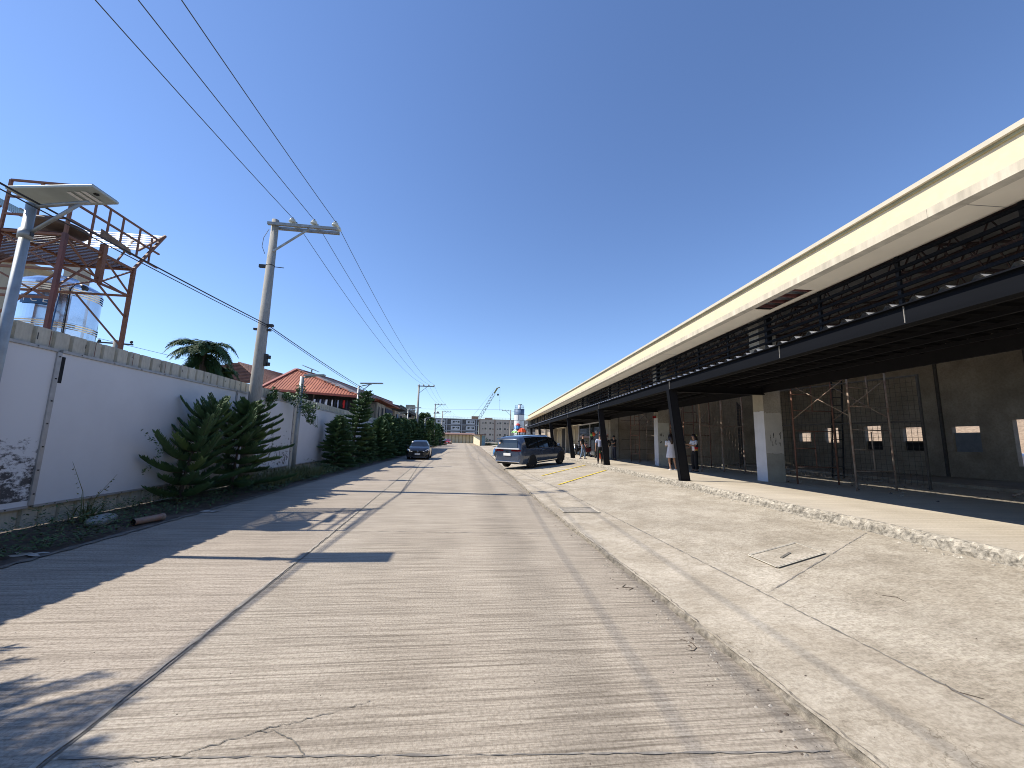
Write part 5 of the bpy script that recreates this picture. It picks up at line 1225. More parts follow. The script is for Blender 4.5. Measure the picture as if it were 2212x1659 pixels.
def pine_mesh(seed, H, spread, lean=(0,0), dense=1., upturn=.35, wall=None, base_clear=.12, spacing=.30, tipc=.1, step=.05, bl=.17, br=.017, irr=(.75,1.12)):
    """Norfolk pine: whorls of long plumes set with upswept cords"""
    rnd = R(seed); T = MB(); C_ = MB(); tp = []
    for i in range(9):
        u = i/8; tp.append(Vector((lean[0]*u*u, lean[1]*u*u, H*u)))
    T.tube(tp, [max(.008, .055*(H/3)*(1-.9*i/8)) for i in range(9)], 8, bark_m)
    at = lambda z: tp[min(7, int(z/H*8))].lerp(tp[min(7, int(z/H*8))+1], z/H*8-min(7, int(z/H*8)))
    z = base_clear*H; ph = rnd.random()*6; side = Vector((0,0,1))
    while z < H*.985:
        u = z/H; nb = 6 if u < .9 else 4
        for k in range(nb):
            a = ph+2*pi*k/nb+rnd.uniform(-.2,.2); d = Vector((cos(a), sin(a), 0)); o = at(z)
            L = spread*(1.0-u)**.62*rnd.uniform(*irr)*(1 if u > .25 else .8+u*.8)+.08
            if wall is not None:
                end = o.x+d.x*L
                if end < wall: L = max(.12, (wall-o.x)/min(-.05, d.x))
            up = upturn*(.5+u)+rnd.uniform(-.08,.08); dr = -.12*(1-u)
            ns = 6; bp_ = [o+d*L*t_+Vector((0,0,(dr*t_+up*t_*t_)*L)) for t_ in [j/ns for j in range(ns+1)]]
            T.tube(bp_, [.012*(1-j/ns)+.003 for j in range(ns+1)], 4, bark_m, caps=False)
            m_n = max(4, int(L/step*dense)); tip = rnd.random() < tipc
            for j in range(m_n):
                t_ = .10+.9*(j+.5)/m_n; kk = min(ns-1, int(t_*ns)); p = bp_[kk].lerp(bp_[kk+1], t_*ns-kk); ax = (bp_[kk+1]-bp_[kk]).normalized()
                for s in (-1,1):
                    sd = ax.cross(side).normalized()*s
                    ll = bl*(.55+.75*sin(pi*min(1,t_*.75+.2)))*rnd.uniform(.75,1.2)*min(1, .35+L)
                    dd = (sd*.62+ax*.55+Vector((0,0,.55+rnd.uniform(-.15,.2)))).normalized()
                    e = p+dd*ll; x1 = dd.cross(ax).normalized()*br; x2 = dd.cross(x1).normalized()*br; mdl = p.lerp(e, .55)
                    mm = pine_m2 if (tip and t_ > .35) else pine_m
                    C_.raw([p-x1*.8, p+x1*.4+x2*.7, p+x1*.4-x2*.7, mdl-x1, mdl+x1*.5+x2, mdl+x1*.5-x2, e], [(0,1,4,3),(1,2,5,4),(2,0,3,5),(3,4,6),(4,5,6),(5,3,6)], mm)
        z += spacing*(1.15-.7*u)*rnd.uniform(.85,1.15)
    return T, C_
def mesh_of(q, name, mat=None):
    o = q.build(name); me = o.data; bpy.data.objects.remove(o); return me
pine_lib = {}
def pine(label, x, y, key, args, sc=1., rz=0.):
    z0 = .07+G(y)
    if key not in pine_lib:
        T, C_ = pine_mesh(**args); pine_lib[key] = (mesh_of(T, "trunk"), mesh_of(C_, "crown"))
    t = thing("pine_tree", label, "pine tree", (x, y, z0), rz, "norfolk pines planted along the fence", world=False); t.scale = (sc,)*3
    for nm, me in zip(("trunk","crown"), pine_lib[key]):
        o = bpy.data.objects.new(nm, me); COL.objects.link(o); o.parent = t
    return t
pine("nearest bushy pine, leaning with long upswept plumes against the white panel", -6.25, 9.95, 'a', dict(seed=3, H=2.3, spread=1.0, lean=(.25,.55), wall=-.36, upturn=.65, spacing=.24, tipc=.14, bl=.19, step=.034, br=.018, base_clear=.06, irr=(.5,1.45)))
pine("broad pine in front of the large utility pole, plumes reaching over the road edge", -6.15, 11.75, 'b', dict(seed=8, H=2.45, spread=1.4, lean=(.15,.25), wall=-.5, upturn=.35, spacing=.25, tipc=.16, bl=.19, step=.034, br=.018, base_clear=.08, irr=(.6,1.3)))
pine("conical pine just past the vine-covered lamp, left of the tall leaning pine", -6.15, 20.4, 'c', dict(irr=(.55,1.3), seed=12, H=2.55, spread=1.0, lean=(.1,0), wall=-.6, upturn=.15, spacing=.16, step=.05, bl=.22, br=.024, base_clear=.04))
pine("tall leaning pine whose top passes the house eave, with separate level tiers", -6.2, 23.4, 'd', dict(irr=(.6,1.25), seed=15, H=4.25, spread=1.25, lean=(.65,.2), wall=-.7, upturn=.22, spacing=.28, step=.045, bl=.24, br=.026, base_clear=.05))
pine("low dark pine at the foot of the tall leaning one", -6.05, 26.3, 'c', None, .88, 2.1)
pine("pine right of the tall leaning one where the white fence ends behind it", -6.0, 29.6, 'e', dict(seed=21, H=3.0, spread=1.35, lean=(.1,0), wall=-.8, upturn=.25, spacing=.19, step=.06, bl=.26, br=.036, base_clear=.03))
pine("pine in the hedge, left of the low street lamp", -6.15, 33.6, 'f', dict(seed=25, H=3.5, spread=1.6, lean=(-.1,.1), upturn=.25, spacing=.21, step=.065, bl=.28, br=.042, base_clear=.03))
pine("pine in the hedge straight behind the low street lamp", -6.1, 37.6, 'e', None, 1.1, 1.3)
pine("pine in the hedge directly left of the black sedan's roof", -6.2, 41.6, 'f', None, 1.02, 2.6)
pine("pine standing behind the black sedan's windscreen", -6.1, 46.0, 'e', None, 1.18, 4.0)
pine("pine around the foot of the second utility pole", -6.3, 51.0, 'f', None, 1.12, .7)
pine("pine between the second utility pole and the round leafy tree", -6.2, 56.5, 'e', None, 1.3, 5.2)
pine("pine below the round leafy tree beside the farthest lamp", -6.3, 62.5, 'f', None, .85, 3.3)
pine("pine with yellow-green tiers left of the third utility pole", -6.1, 75, 'e', None, 1.2, 1.9)
pine("farther pine in front of the grey apartment block's left end", -6.2, 84, 'f', None, 1.4, 2.2)
pine("last tall pine of the row, touching the grey apartment block", -5.9, 94, 'f', None, 1.42, 5.0)
pine("pine left of the camera whose shadow falls across the lower left of the lane", -5.95, 2.75, 'g', dict(seed=31, H=4.3, spread=1.5, lean=(.2,0), wall=-.5, upturn=.45, spacing=.36, step=.05, bl=.22))
# round leafy tree
bt = thing("leafy_tree", "round light-green broadleaf tree behind the hedge beside the second utility pole", "tree", (-6.7,69,.1))
q = MB(); q.tube([(-6.7,69,0),(-6.7,69,2.5),(-6.7,69,4.6)], [.2,.15,.08], 8, bark_m)
for (x,z_) in ((-7.8,5.),(-5.8,5.),(-6.7,5.4)): q.tube([(-6.7,69,2.6),(x,69,z_)], [.09,.03], 6, bark_m)
q.build("trunk", parent=bt)
q = MB(); rnd = R(41)
for (x,y,z_,r_) in ((-7.6,69,4.3,1.0),(-6.6,69.5,4.9,1.1),(-5.8,68.5,4.2,.9),(-7.1,68,3.4,1.1),(-6.3,69,5.5,.7),(-5.5,69.5,4.8,.6),(-7.9,69,5.0,.7),(-6.1,68,3.1,1.0),(-5.3,68.5,3.6,.8),(-7.1,69,5.6,.55)):
    leafcloud(q, (x,y,z_), (r_,r_,r_*.85), 620, .15, tree_m, rnd)
q.build("crown", parent=bt)
bt = thing("leafy_tree", "broad green tree behind the pines left of the third utility pole", "tree", (-8.2,90,.2))
q = MB(); q.tube([(-8.2,90,0),(-8.2,90,4)], [.2,.12], 8, bark_m); q.build("trunk", parent=bt)
q = MB()
for (x,y,z_,r_) in ((-8.2,90,4.9,1.6),(-6.9,90,3.9,1.4),(-9.3,91,4.,1.5),(-7.6,89,5.8,.9)): leafcloud(q, (x,y,z_), (r_,r_,r_*.8), 520, .18, tree_m, rnd)
q.build("crown", parent=bt)
# vine over lamp 2
q = MB(); rnd = R(51)
for (x,y,z_,rx,rz_) in ((-6.38,16.2,3.35,.22,.38),(-6.38,16.15,2.95,.34,.3),(-6.15,16.25,2.65,.34,.32),(-5.98,16.3,2.35,.2,.3),(-6.7,15.9,3.05,.3,.18),(-6.62,14.6,3.0,.14,.3),(-6.60,14.3,2.8,.1,.25),(-6.2,16.9,2.75,.3,.25)):
    leafcloud(q, (x,y,z_), (rx,rx*1.1,rz_), 190, .055, leaf_m, rnd)
for k in range(6):
    x = -6.0+.04*k; q.tube([(x,16.3+.05*k,2.4),(x+.02,16.32+.05*k,2.15-.03*k)], .004, 4, leaf_m); leafcloud(q, (x+.02,16.3+.05*k,2.12-.03*k), (.03,.03,.09), 8, .035, leaf_m, rnd)
tag(q.build("vine"), "green leafy vine climbing the second lamp post and spilling over the fence top", "vine")
q = MB()
for k in range(30):
    u = k/30; leafcloud(q, (-5.62+.35*u-.5*u*u, 12.4+.2*u, 1.9-1.15*u), (.03,.03,.05), 3, .035, leaf_m, rnd)
for k in range(26):
    u = k/26; leafcloud(q, (-6.45+.25*sin(u*5), 8.9+.5*u, 1.6-1.1*u), (.06,.06,.06), 4, .03, leaf_m, rnd)
tag(q.build("vine"), "thin trailing vine of small dark leaves hanging from the two nearest pines", "vine")
for (c, r_, n_, lb) in (((-11.3,26.5,3.9),(.6,.6,.5),260,"yellow-green shrub behind the fence left of the large utility pole"),((-8.5,19.5,3.2),(.5,.8,.35),240,"small yellow-green bush showing between the large pole and the red roof")):
    q = MB(); leafcloud(q, c, r_, n_, .07, M("yellow green leaf", (.16,.20,.05), .6, .3, 6, col2=(.07,.10,.03)), rnd)
    q.tube([(c[0],c[1],0),(c[0],c[1],c[2])], .05, 6, bark_m)
    tag(q.build("shrub"), lb, "shrub")
# verge weeds: uncountable
q = MB(); rnd = R(61)
for i in range(24000):
    y = 2+rnd.random()**1.6*62; t_ = rnd.random(); x = lerp(wx(y)+.12 if y < 40 else -7.3, -5.42+.12*sin(y*2.1), t_**.8)
    hmax = (.08+.2*(1-t_))*(.6+.7*abs(sin(y*.9+1)))*(1.5 if y > 18 else 1)+(.1 if 9 < y < 12 else 0); z = .02+.1*min(1,(-5.22-x)/1.3)+G(y)+rnd.random()*hmax
    k = rnd.uniform(.018,.045)*(1 if y < 12 else 1.5); a = rnd.random()*6.28; d = Vector((cos(a),sin(a),rnd.uniform(-.2,.7)))*k; b_ = Vector((-sin(a),cos(a),rnd.uniform(-.3,.3)))*k*.4; p = Vector((x,y,z))
    q.raw([p-d, p+b_, p+d, p-b_], [(0,1,2,3)], weed_m)
tag(q.build("weeds"), "dark low weeds filling the strip between fence and road", "weeds", kind='stuff')
q = MB()
def blade(q, x, y, z, h_, lean, mat, w_=.006):
    d = Vector((rnd.gauss(0,1), rnd.gauss(0,1), 0)).normalized(); s_ = Vector((-d.y,d.x,0))*w_; P_ = [Vector((x,y,z))+d*lean*u*u*h_+Vector((0,0,h_*u*(1-.25*lean*u*u))) for u in (0,.35,.7,1)]
    q.raw([P_[0]-s_,P_[0]+s_,P_[1]+s_,P_[1]-s_,P_[2]+s_*.7,P_[2]-s_*.7,P_[3]], [(0,1,2,3),(3,2,4,5),(5,4,6)], mat)
for i in range(2600):
    y = rnd.uniform(12.6,19) if rnd.random() < .8 else rnd.uniform(20,40); x = rnd.uniform(-6.5,-5.55); blade(q, x, y, .06, rnd.uniform(.15,.5)*(1.2 if y < 17 else .7), rnd.uniform(.2,1.), grass_m, .007)
tag(q.build("grass"), "tall rough grass at the fence foot around the second lamp post", "grass", kind='stuff')
t = thing("weed_plant", "tall grassy weed with thin seed stalks at the fence foot by the plastic bag", "plant", (-6.3,7.75,.08))
q = MB()
for i in range(46): blade(q, -6.3+rnd.gauss(0,.06), 7.75+rnd.gauss(0,.08), .08, rnd.uniform(.2,.5), rnd.uniform(.4,1.3), grass_m, .009)
q.build("leaf_blades", parent=t)
for (dx, dy, h_) in ((-.12,-.25,1.0),(.12,.35,.75),(.02,.2,.5)):
    q = MB(); q.tube([(-6.3,7.75,.08),(-6.3+dx*.3,7.75+dy*.3,.08+h_*.5),(-6.3+dx,7.75+dy,.08+h_)], [.006,.005,.002], 5, grass_m)
    for j in range(7): u = .4+.08*j; leafcloud(q, (-6.3+dx*u,7.75+dy*u,.08+h_*u), (.012,.012,.03), 2, .025, grass_m, rnd)
    q.build("stalk", parent=t)
# bag, pipe
q = MB(); n = 14; vs = []; rnd = R(71)
for j in range(9):
    v = pi*j/8
    for k in range(n):
        a = 2*pi*k/n; r_ = 1+rnd.uniform(-.10,.10); vs.append((-5.92+.13*sin(v)*sin(a)*r_, 7.6-.27*cos(v)*(1+.05*rnd.random()), .03+.095+.105*sin(v)*cos(a)*r_))
q.raw(vs, [(j*n+k, j*n+(k+1)%n, (j+1)*n+(k+1)%n, (j+1)*n+k) for j in range(8) for k in range(n)], bag_m, True)
tag(q.build("plastic_bag"), "stuffed translucent grey plastic bag lying in the weeds", "bag")
q = MB(); c0 = Vector((-5.50,7.68,.075)); c1 = Vector((-5.40,8.15,.075)); q.tube([c0,c1], .055, 18, pipe_o, caps=False); q.tube([c1,c0], .046, 18, darkin, caps=False); q.tube([c1,c1.lerp(c0,-.12)], .062, 18, pipe_o)
q.v = [tuple(p) for p in q.v]; tag(q.build("drain_pipe"), "broken orange drain pipe lying along the shaded road edge", "pipe")
# low curb line on the left
ribbon_o = ribbon("road_edge", [(x-.02, y) for x, y in along(edgeL, 2, 60)], .10, lambda x, y: G(y)+.012, M("worn road edge", (.24,.215,.18), .95, .3, 6, fine=.5), 81, .02, .12, ragged=.5); tag(ribbon_o, kind='structure')

# ================================================================== HOUSES BEHIND THE FENCE
h1 = thing("tiled_house", "house with a brown tiled roof behind the palms", "house", (-22,38,0))
P1 = Vector((-18.2,33.6,7.3)); E1, E2, E3, RR = Vector((-23,31,5.4)), Vector((-15.2,31.5,5.4)), Vector((-14.8,42,5.5)), Vector((-17.6,41,7.5))
q = MB(); q.face([E1, E2, P1], rooftile); q.face([E2, E3, RR, P1], rooftile)
for i in range(14):
    u = i/14; q.bar(E2.lerp(P1, u)+Vector((0,0,.03)), E3.lerp(RR, u)+Vector((0,0,.03)), .10,.06, rooftile); q.bar(E1.lerp(P1, u)+Vector((0,0,.03)), E2.lerp(P1, u)+Vector((0,0,.03)), .10,.06, rooftile)
for i in range(36):
    u = i/36; q.bar(E2.lerp(E3, u)+Vector((0,0,.05)), P1.lerp(RR, u)+Vector((0,0,.05)), .09,.07, rooftile)
q.build('roof', parent=h1)
q = MB(); q.hexa([(-22.5,31.6,0),(-15.8,32,0),(-15.6,41,0),(-22,41,0)], [(-22.5,31.6,5.4),(-15.8,32,5.4),(-15.6,41,5.5),(-22,41,5.5)], housewall); q.build("wall", parent=h1)

h2 = thing("red_roof_house", "house with a rusty red hipped sheet roof and laundry hung under its eave", "house", (-12,34,0))
Lc, Rc, Pk, Qk, Sk = Vector((-15.1,31,5.05)), Vector((-7.75,30,4.62)), Vector((-13.9,34.,7.0)), Vector((-13.3,41,7.25)), Vector((-8.2,46,5.6))
q = MB(); q.face([Lc, Rc, Pk], rustroof); q.face([Rc, Sk, Qk, Pk], greyroof); q.face([Pk, Qk, Vector((-19,41,5)), Lc], rustroof)
for i in range(34):
    u = (i+.5)/34; a = Lc.lerp(Rc, u)+Vector((0,0,.02)); e = (a+(Pk-Lc.lerp(Rc,.16))*1.0)
    # ribs run up the slope until they hit a hip
    up_ = Pk-Lc.lerp(Rc, .18); 
    s_ = u/.18 if u < .18 else (1-u)/.82
    q.bar(a, a+up_*s_*.98+Vector((0,0,.01)), .03, .018, rustroof)
for i in range(40):
    u = (i+.5)/40; a = Rc.lerp(Sk, u); b_ = Pk.lerp(Qk, min(1, u*1.0)); q.bar(a+Vector((.01,0,.02)), b_+Vector((.01,0,.02)), .05,.03, greyroof)
roof = q.build("roof", parent=h2)
q = MB(); q.bar(Lc+Vector((0,0,.03)), Pk+Vector((0,0,.06)), .34, .10, redcap); q.bar(Pk+Vector((0,0,.06)), Qk+Vector((0,0,.05)), .3,.08, redcap); q.bar(Qk+Vector((0,0,.05)), Sk+Vector((0,0,.05)), .3,.08, redcap); q.bar(Pk+Vector((0,0,.05)), Rc+Vector((0,0,.05)), .16,.06, rustroof); q.build("ridge_cap", parent=roof)
q = MB(); rnd = R(91)
for i in range(12):
    u = rnd.uniform(.03,.9); p = Pk.lerp(Rc, u)+Vector((rnd.uniform(-.1,.1),0,.09)); q.box(p.x-.12,p.x+.18,p.y-.1,p.y+.1,p.z-.03,p.z+.02, patchw)
q.build("sealant_patch", parent=roof)
q = MB(); q.bar(Lc+Vector((0,-.05,-.08)), Rc+Vector((0,-.05,-.08)), .12, .16, redcap); q.bar(Rc+Vector((0.05,0,-.08)), Sk+Vector((.05,0,-.08)), .12,.16, redcap); q.build("gutter", parent=roof)
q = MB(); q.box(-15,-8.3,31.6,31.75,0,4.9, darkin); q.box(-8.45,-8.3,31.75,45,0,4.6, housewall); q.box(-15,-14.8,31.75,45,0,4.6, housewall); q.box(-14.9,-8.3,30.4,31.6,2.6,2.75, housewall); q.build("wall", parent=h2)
q = MB()
for x in (-12.6,-12.2,-11.2): q.bar((x,30.6,2.7),(x+.1,30.6,4.7), .08,.08, bark_m)
q.build("porch_post", parent=h2)
for i in range(13):
    x = -11.0+i*.21; m_ = [cl_white,cl_navy,cl_lilac,cl_navy,cl_white,cl_black,cl_white,cl_navy,cl_lilac,cl_black,cl_red,cl_navy,cl_black][i]
    ln_ = rnd.uniform(.4,.85); q = MB(); zz = 4.3; w_ = rnd.uniform(.045,.085)
    q.hexa([(x-w_*.7,30.48,zz-ln_),(x+w_*.8,30.48,zz-ln_),(x+w_*.8,30.52,zz-ln_),(x-w_*.7,30.52,zz-ln_)], [(x-w_,30.48,zz),(x+w_,30.48,zz),(x+w_,30.52,zz),(x-w_,30.52,zz)], m_)
    q.hexa([(x-w_*1.3,30.48,zz-.30),(x-w_,30.48,zz-.34),(x-w_,30.52,zz-.34),(x-w_*1.3,30.52,zz-.30)], [(x-w_,30.48,zz),(x-w_*.4,30.48,zz),(x-w_*.4,30.52,zz),(x-w_,30.52,zz)], m_)
    tag(q.build("hanging_garment"), "%s %s garment from the left on the line under the red roof's eave" % (("first","second","third","fourth","fifth","sixth","seventh","eighth","ninth","tenth","eleventh","twelfth","last")[i], ("white","navy","pale blue","navy","white","black","white","navy","pale blue","black","red","navy","black")[i]), "laundry", "laundry under the red roof eave")
h3 = thing("grey_house", "grey and beige house with dark windows just past the red roof", "house", (-9,42,0))
q = MB(); q.box(-10.5,-7.9,36.5,44.5,0,4.75, housewall); q.box(-7.9,-7.78,36.5,40.2,0,4.75, housebei); q.build("wall", parent=h3)
q = MB(); q.hexa([(-10.8,35.9,5.35),(-7.3,35.9,4.9),(-7.3,46.5,4.9),(-10.8,46.5,5.35)], [(-10.8,35.9,5.45),(-7.3,35.9,5.0),(-7.3,46.5,5.0),(-10.8,46.5,5.45)], rustroof); q.build("roof", parent=h3)
for (a, c) in ((36.9,37.5),(38.3,39.3)):
    q = MB(); q.box(-7.79,-7.74,a,c,3.3,4.5, housebei); f_ = q.build("window", parent=h3); q = MB(); q.box(-7.75,-7.73,a+.1,c-.1,3.4,4.4, darkin); q.build("pane", parent=f_)
q = MB(); q.box(-7.85,-7.7,40.3,44.,2.9,4.5, blueshade); q.build("awning", parent=h3)
q = MB(); q.box(-10.2,-8.0,36.4,36.52,.5,4.6, housebei); q.box(-9.6,-8.9,36.36,36.41,3.0,4.3, darkin); q.build("front_wall", parent=h3)
h4 = thing("dark_roof_house", "long low house with a black roof and green gutter farther along the fence", "house", (-9,52,0))
q = MB(); q.box(-12,-8.0,47,66,0,4.8, housebei); q.build("wall", parent=h4)
q = MB(); q.hexa([(-12.5,46.3,6.1),(-7.3,46.3,5.05),(-7.3,66.5,5.05),(-12.5,66.5,6.1)], [(-12.5,46.3,6.35),(-7.3,46.3,5.3),(-7.3,66.5,5.3),(-12.5,66.5,6.35)], darkroof); q.build("roof", parent=h4)
q = MB(); q.box(-7.32,-7.2,46.3,66.5,5.30,5.40, greenroof); q.build("gutter", parent=h4)
for k in range(6):
    q = MB(); a = 48+k*2.9; q.box(-8.0,-7.95,a,a+1.5,3.0,4.4, darkin); q.build("window", parent=h4)
q = MB(); q.box(-9.6,-8.2,66.5,68,4.4,7.1, housebei); q.box(-9.7,-8.1,66.4,68.1,6.3,6.42, whitepl); q.box(-9.7,-8.1,66.4,68.1,5.6,5.7, whitepl); tag(q.build("roof_tank_housing"), "pale boxy rooftop structure between the dark roof and the second utility pole", "building")
q = MB(); q.hexa([(-9.6,60,4.2),(-8.,60,4.2),(-8.,61.2,5.0),(-9.6,61.2,5.0)], [(-9.6,60,4.26),(-8.,60,4.26),(-8.,61.2,5.06),(-9.6,61.2,5.06)], M("solar cells", (.02,.025,.05), .15, .1, 9)) if False else q.box(-8.9,-7.5,58,58.4,4.6,5.0, steel_b)
tag(q.build("roof_antenna_box"), "small black box hanging at the dark roof's corner by the street lamp", "box")

# ================================================================== FAR BACKGROUND
g = thing("apartment_block", "unfinished grey four-storey apartment block closing the end of the road", "building", (-10,205,0))
q = MB(); q.box(-60,7.6,200.5,214,0,12.1, aptdark); q.build("frame", parent=g)
bayx = [(-7.2-7.46*k, -1.2-7.46*k) for k in range(8)]+[(.3,6.2)]
for (a, c) in bayx:
    for z in (9.35,6.4,3.45,.5):
        q = MB(); q.box(a+.9,c-.45,200.2,200.5,z,z+2.05, aptwhite); f_ = q.build("bay_wall", parent=g)
        for (u, w_, zz, hh) in ((.22,.85,.65,.9),(.40,.4,.95,.5),(.55,.4,.95,.5),(.70,.85,.65,.9)):
            x = lerp(a+.6, c-.2, u); q = MB(); q.box(x,x+w_,200.14,200.2,z+zz,z+zz+hh, window_m); q.build("window", parent=g)
    q = MB(); q.box(c+.0,c+.55,199.9,200.6,0,12.0, aptgrey); q.build("pier", parent=g)
q = MB()
for z in (2.9,5.85,8.8,11.7): q.box(-60,7.6,200.1,200.6,z,z+.42, aptgrey)
q.build("floor_slab", parent=g)
q = MB(); q.box(3.9,7.4,201,205,12.1,13.6, pentm); q.build("penthouse", parent=g)
def roof_rail(parent, x0, x1, y, z):
    q = MB(); x = x0
    q.bar((x0,y,z+.9),(x1,y,z+.9), .06,.06, aptpil); q.bar((x0,y,z+.5),(x1,y,z+.5), .05,.05, aptpil)
    while x < x1: q.bar((x,y,z),(x,y,z+.9), .06,.06, aptpil); x += 1.4
    q.build("roof_railing", parent=parent)
roof_rail(g, -50, 3.6, 200.8, 12.1)
g2 = thing("apartment_block", "finished taupe four-storey apartment block with small square windows", "building", (18,205,0))
q = MB(); q.box(8.2,70,200,214,0,12.05, aptbei); q.build("wall", parent=g2)
q = MB(); q.box(8.0,70.2,199.9,214.2,12.05,12.25, aptbrown); q.build("cornice", parent=g2)
for k in range(8):
    x = 15.5+7.5*k; q = MB(); q.box(x,x+.45,199.8,200,0,12.05, aptbrown); q.build("pilaster", parent=g2)
    q = MB(); q.box(x-3.9,x-3.65,199.85,200,6.2,12.05, aptpil); q.build("pilaster", parent=g2)
q = MB(); q.box(7.7,8.2,199.8,200.4,0,12.2, aptbrown); q.build("pilaster", parent=g2)
for k in range(7):
    for z in (9.95,7.05,4.1,1.3):
        for (dx, w_, hh) in ((-6.1,.55,.55),(-4.85,.8,.85),(-2.45,.8,.85),(-.95,.55,.55)):
            if z < 2 and dx < -3: continue
            x = 15.5+7.5*k+dx; q = MB(); q.box(x,x+w_,199.93,200,z,z+hh, window_m); wn = q.build("window", parent=g2)
            q = MB(); q.bar((x+w_/2,199.9,z),(x+w_/2,199.9,z+hh), .07,.05, aptpil); q.build("mullion", parent=wn)
q = MB(); q.box(10.8,14.6,202,206,12.25,13.0, pentm); q.build("penthouse", parent=g2)
roof_rail(g2, 8.5, 60, 200.8, 12.25)

# crane
cr = thing("crane", "lattice-boom crane leaning up to the right behind the apartment blocks", "crane", (4,232,0))
Bs, Tp = Vector((3.5,231,4.5)), Vector((17.2,230,29.2)); q = MB(); ax = (Tp-Bs).normalized(); nx_ = ax.cross(Vector((0,1,0))).normalized()
for s in (-1,1):
    for yy in (-.8,.8): q.bar(Bs+nx_*s*.85+Vector((0,yy,0)), Tp+nx_*s*.7+Vector((0,yy,0)), .20,.20, crane_m)
nseg = 26
for i in range(nseg):
    a = Bs.lerp(Tp, i/nseg); b_ = Bs.lerp(Tp, (i+1)/nseg); s = 1 if i % 2 else -1
    for yy in (-.8,.8): q.bar(a+nx_*s*.8+Vector((0,yy,0)), b_-nx_*s*.8+Vector((0,yy,0)), .14,.14, crane_m)
q.build("boom", parent=cr)
q = MB(); q.bar(Tp, Vector((18.9,230,32.3)), 1.0, .9, crane_y); q.bar(Vector((18.7,230,32.2)), Vector((20.4,230,32.9)), .5,.5, crane_y); q.build("boom_head", parent=cr)
q = MB(); q.bar((17.4,229.9,31.8),(5.2,229.9,15.5), .09,.09, crane_m); q.bar((20.5,230,32.7),(20.6,230,19), .07,.07, wire_m); q.bar((19.4,230,32),(19.4,230,29.3), .12,.07, wire_m); q.build("hoist_cable", parent=cr)
q = MB(); q.lathe([(0,-.8),(.5,-.3),(.55,.4),(0,.8)], (19.4,230,28.4), 10, bolt_m); q.lathe([(0,-.4),(.25,0),(0,.4)], (20.6,230,25.2), 8, bolt_m); q.build("hook_block", parent=cr)
q = MB(); q.box(0,7,229,234,0,4.5, crane_y); q.build("cab", parent=cr)
# silo
si = thing("silo", "blue and white cylindrical silo with a railed top, right of the apartment windows", "silo", (21.4,152,0))
c = (21.4,152,0); Rr_ = 1.92
q = MB(); q.lathe([(Rr_,11.75),(Rr_,13.9),(0,14.1)], c, 36, silo_b); q.build("blue_drum", parent=si)
q = MB(); q.lathe([(Rr_,1),(Rr_,11.7)], c, 36, silo_w); q.build("white_drum", parent=si)
q = MB()
for z in (13.9,11.72,9.6,7.4,5.2): q.lathe([(Rr_+.01,z-.06),(Rr_+.05,z-.06),(Rr_+.05,z+.06),(Rr_+.01,z+.06)], c, 36, silo_d)
for a, z0, z1 in ((-1.9,9.6,11.7),(-1.2,11.7,13.9),(-1.35,7.4,9.6),(-1.9,5.2,7.4),(-3.05,11.7,13.9)): q.bar((c[0]+(Rr_+.02)*cos(a),c[1]+(Rr_+.02)*sin(a),z0),(c[0]+(Rr_+.02)*cos(a),c[1]+(Rr_+.02)*sin(a),z1), .12,.1, silo_d)
q.build("seam_band", parent=si)
q = MB(); q.lathe([(.55,14),(.55,15.65),(0,15.65)], (21.4,151.6,0), 16, silo_w); q.box(20.9,22.3,151.2,152,15.65,15.85, silo_d); q.build("filter_stack", parent=si)
q = MB()
for k in range(12):
    a = 2*pi*k/12; b_ = 2*pi*(k+1)/12
    for z in (14.6,15.3): q.bar((c[0]+1.75*cos(a),c[1]+1.75*sin(a),z),(c[0]+1.75*cos(b_),c[1]+1.75*sin(b_),z), .06,.06, silo_b)
    q.bar((c[0]+1.75*cos(a),c[1]+1.75*sin(a),14),(c[0]+1.75*cos(a),c[1]+1.75*sin(a),15.3), .06,.06, silo_b)
q.build("railing", parent=si)
for k in range(4):
    a = pi/4+k*pi/2; q = MB(); q.bar((c[0]+1.5*cos(a),c[1]+1.5*sin(a),0),(c[0]+1.5*cos(a),c[1]+1.5*sin(a),1.2), .25,.25, silo_b); q.build("leg", parent=si)
# conveyor / sloping shed roof by the silo
q = MB(); q.hexa([(22.5,140,7.2),(30,140,10.4),(30,144,10.4),(22.5,144,7.2)], [(22.5,140,7.6),(30,140,10.8),(30,144,10.8),(22.5,144,7.6)], aptgrey); q.bar((24,142,0),(24,142,7.8), .3,.3, aptdark); q.bar((29,142,0),(29,142,10.2), .3,.3, aptdark); tag(q.build("batching_conveyor"), "grey sloping conveyor cover rising right of the silo", "conveyor")
# booth / panelled fence with rusty roof
bo = thing("panel_wall", "cream panelled wall with brown posts under a rusty eave at the road's end", "wall", (-2,150,G(150)))
zb = .38
q = MB(); q.box(-14,3.9,150,150.2,zb,3.5, boothm); q.build("panel", parent=bo)
for k in range(15):
    x = 3.6-k*1.32; q = MB(); q.box(x,x+.22,149.7,150,zb,3.45, boothp); q.build("post", parent=bo)
q = MB(); q.hexa([(-14,148.5,3.3),(4.2,148.5,3.45),(4.2,152,4.0),(-14,152,3.9)], [(-14,148.5,3.5),(4.2,148.5,3.65),(4.2,152,4.2),(-14,152,4.1)], boothroof); q.build("roof", parent=bo)
q = MB(); q.box(-14,4.5,149.2,149.7,zb-.2,zb+.06, boothm); q.build("plinth", parent=bo)
b2 = thing("side_shed", "narrow cream shed with rusty roof and blue end gate, right of the panelled wall", "shed", (4.2,120,G(110)))
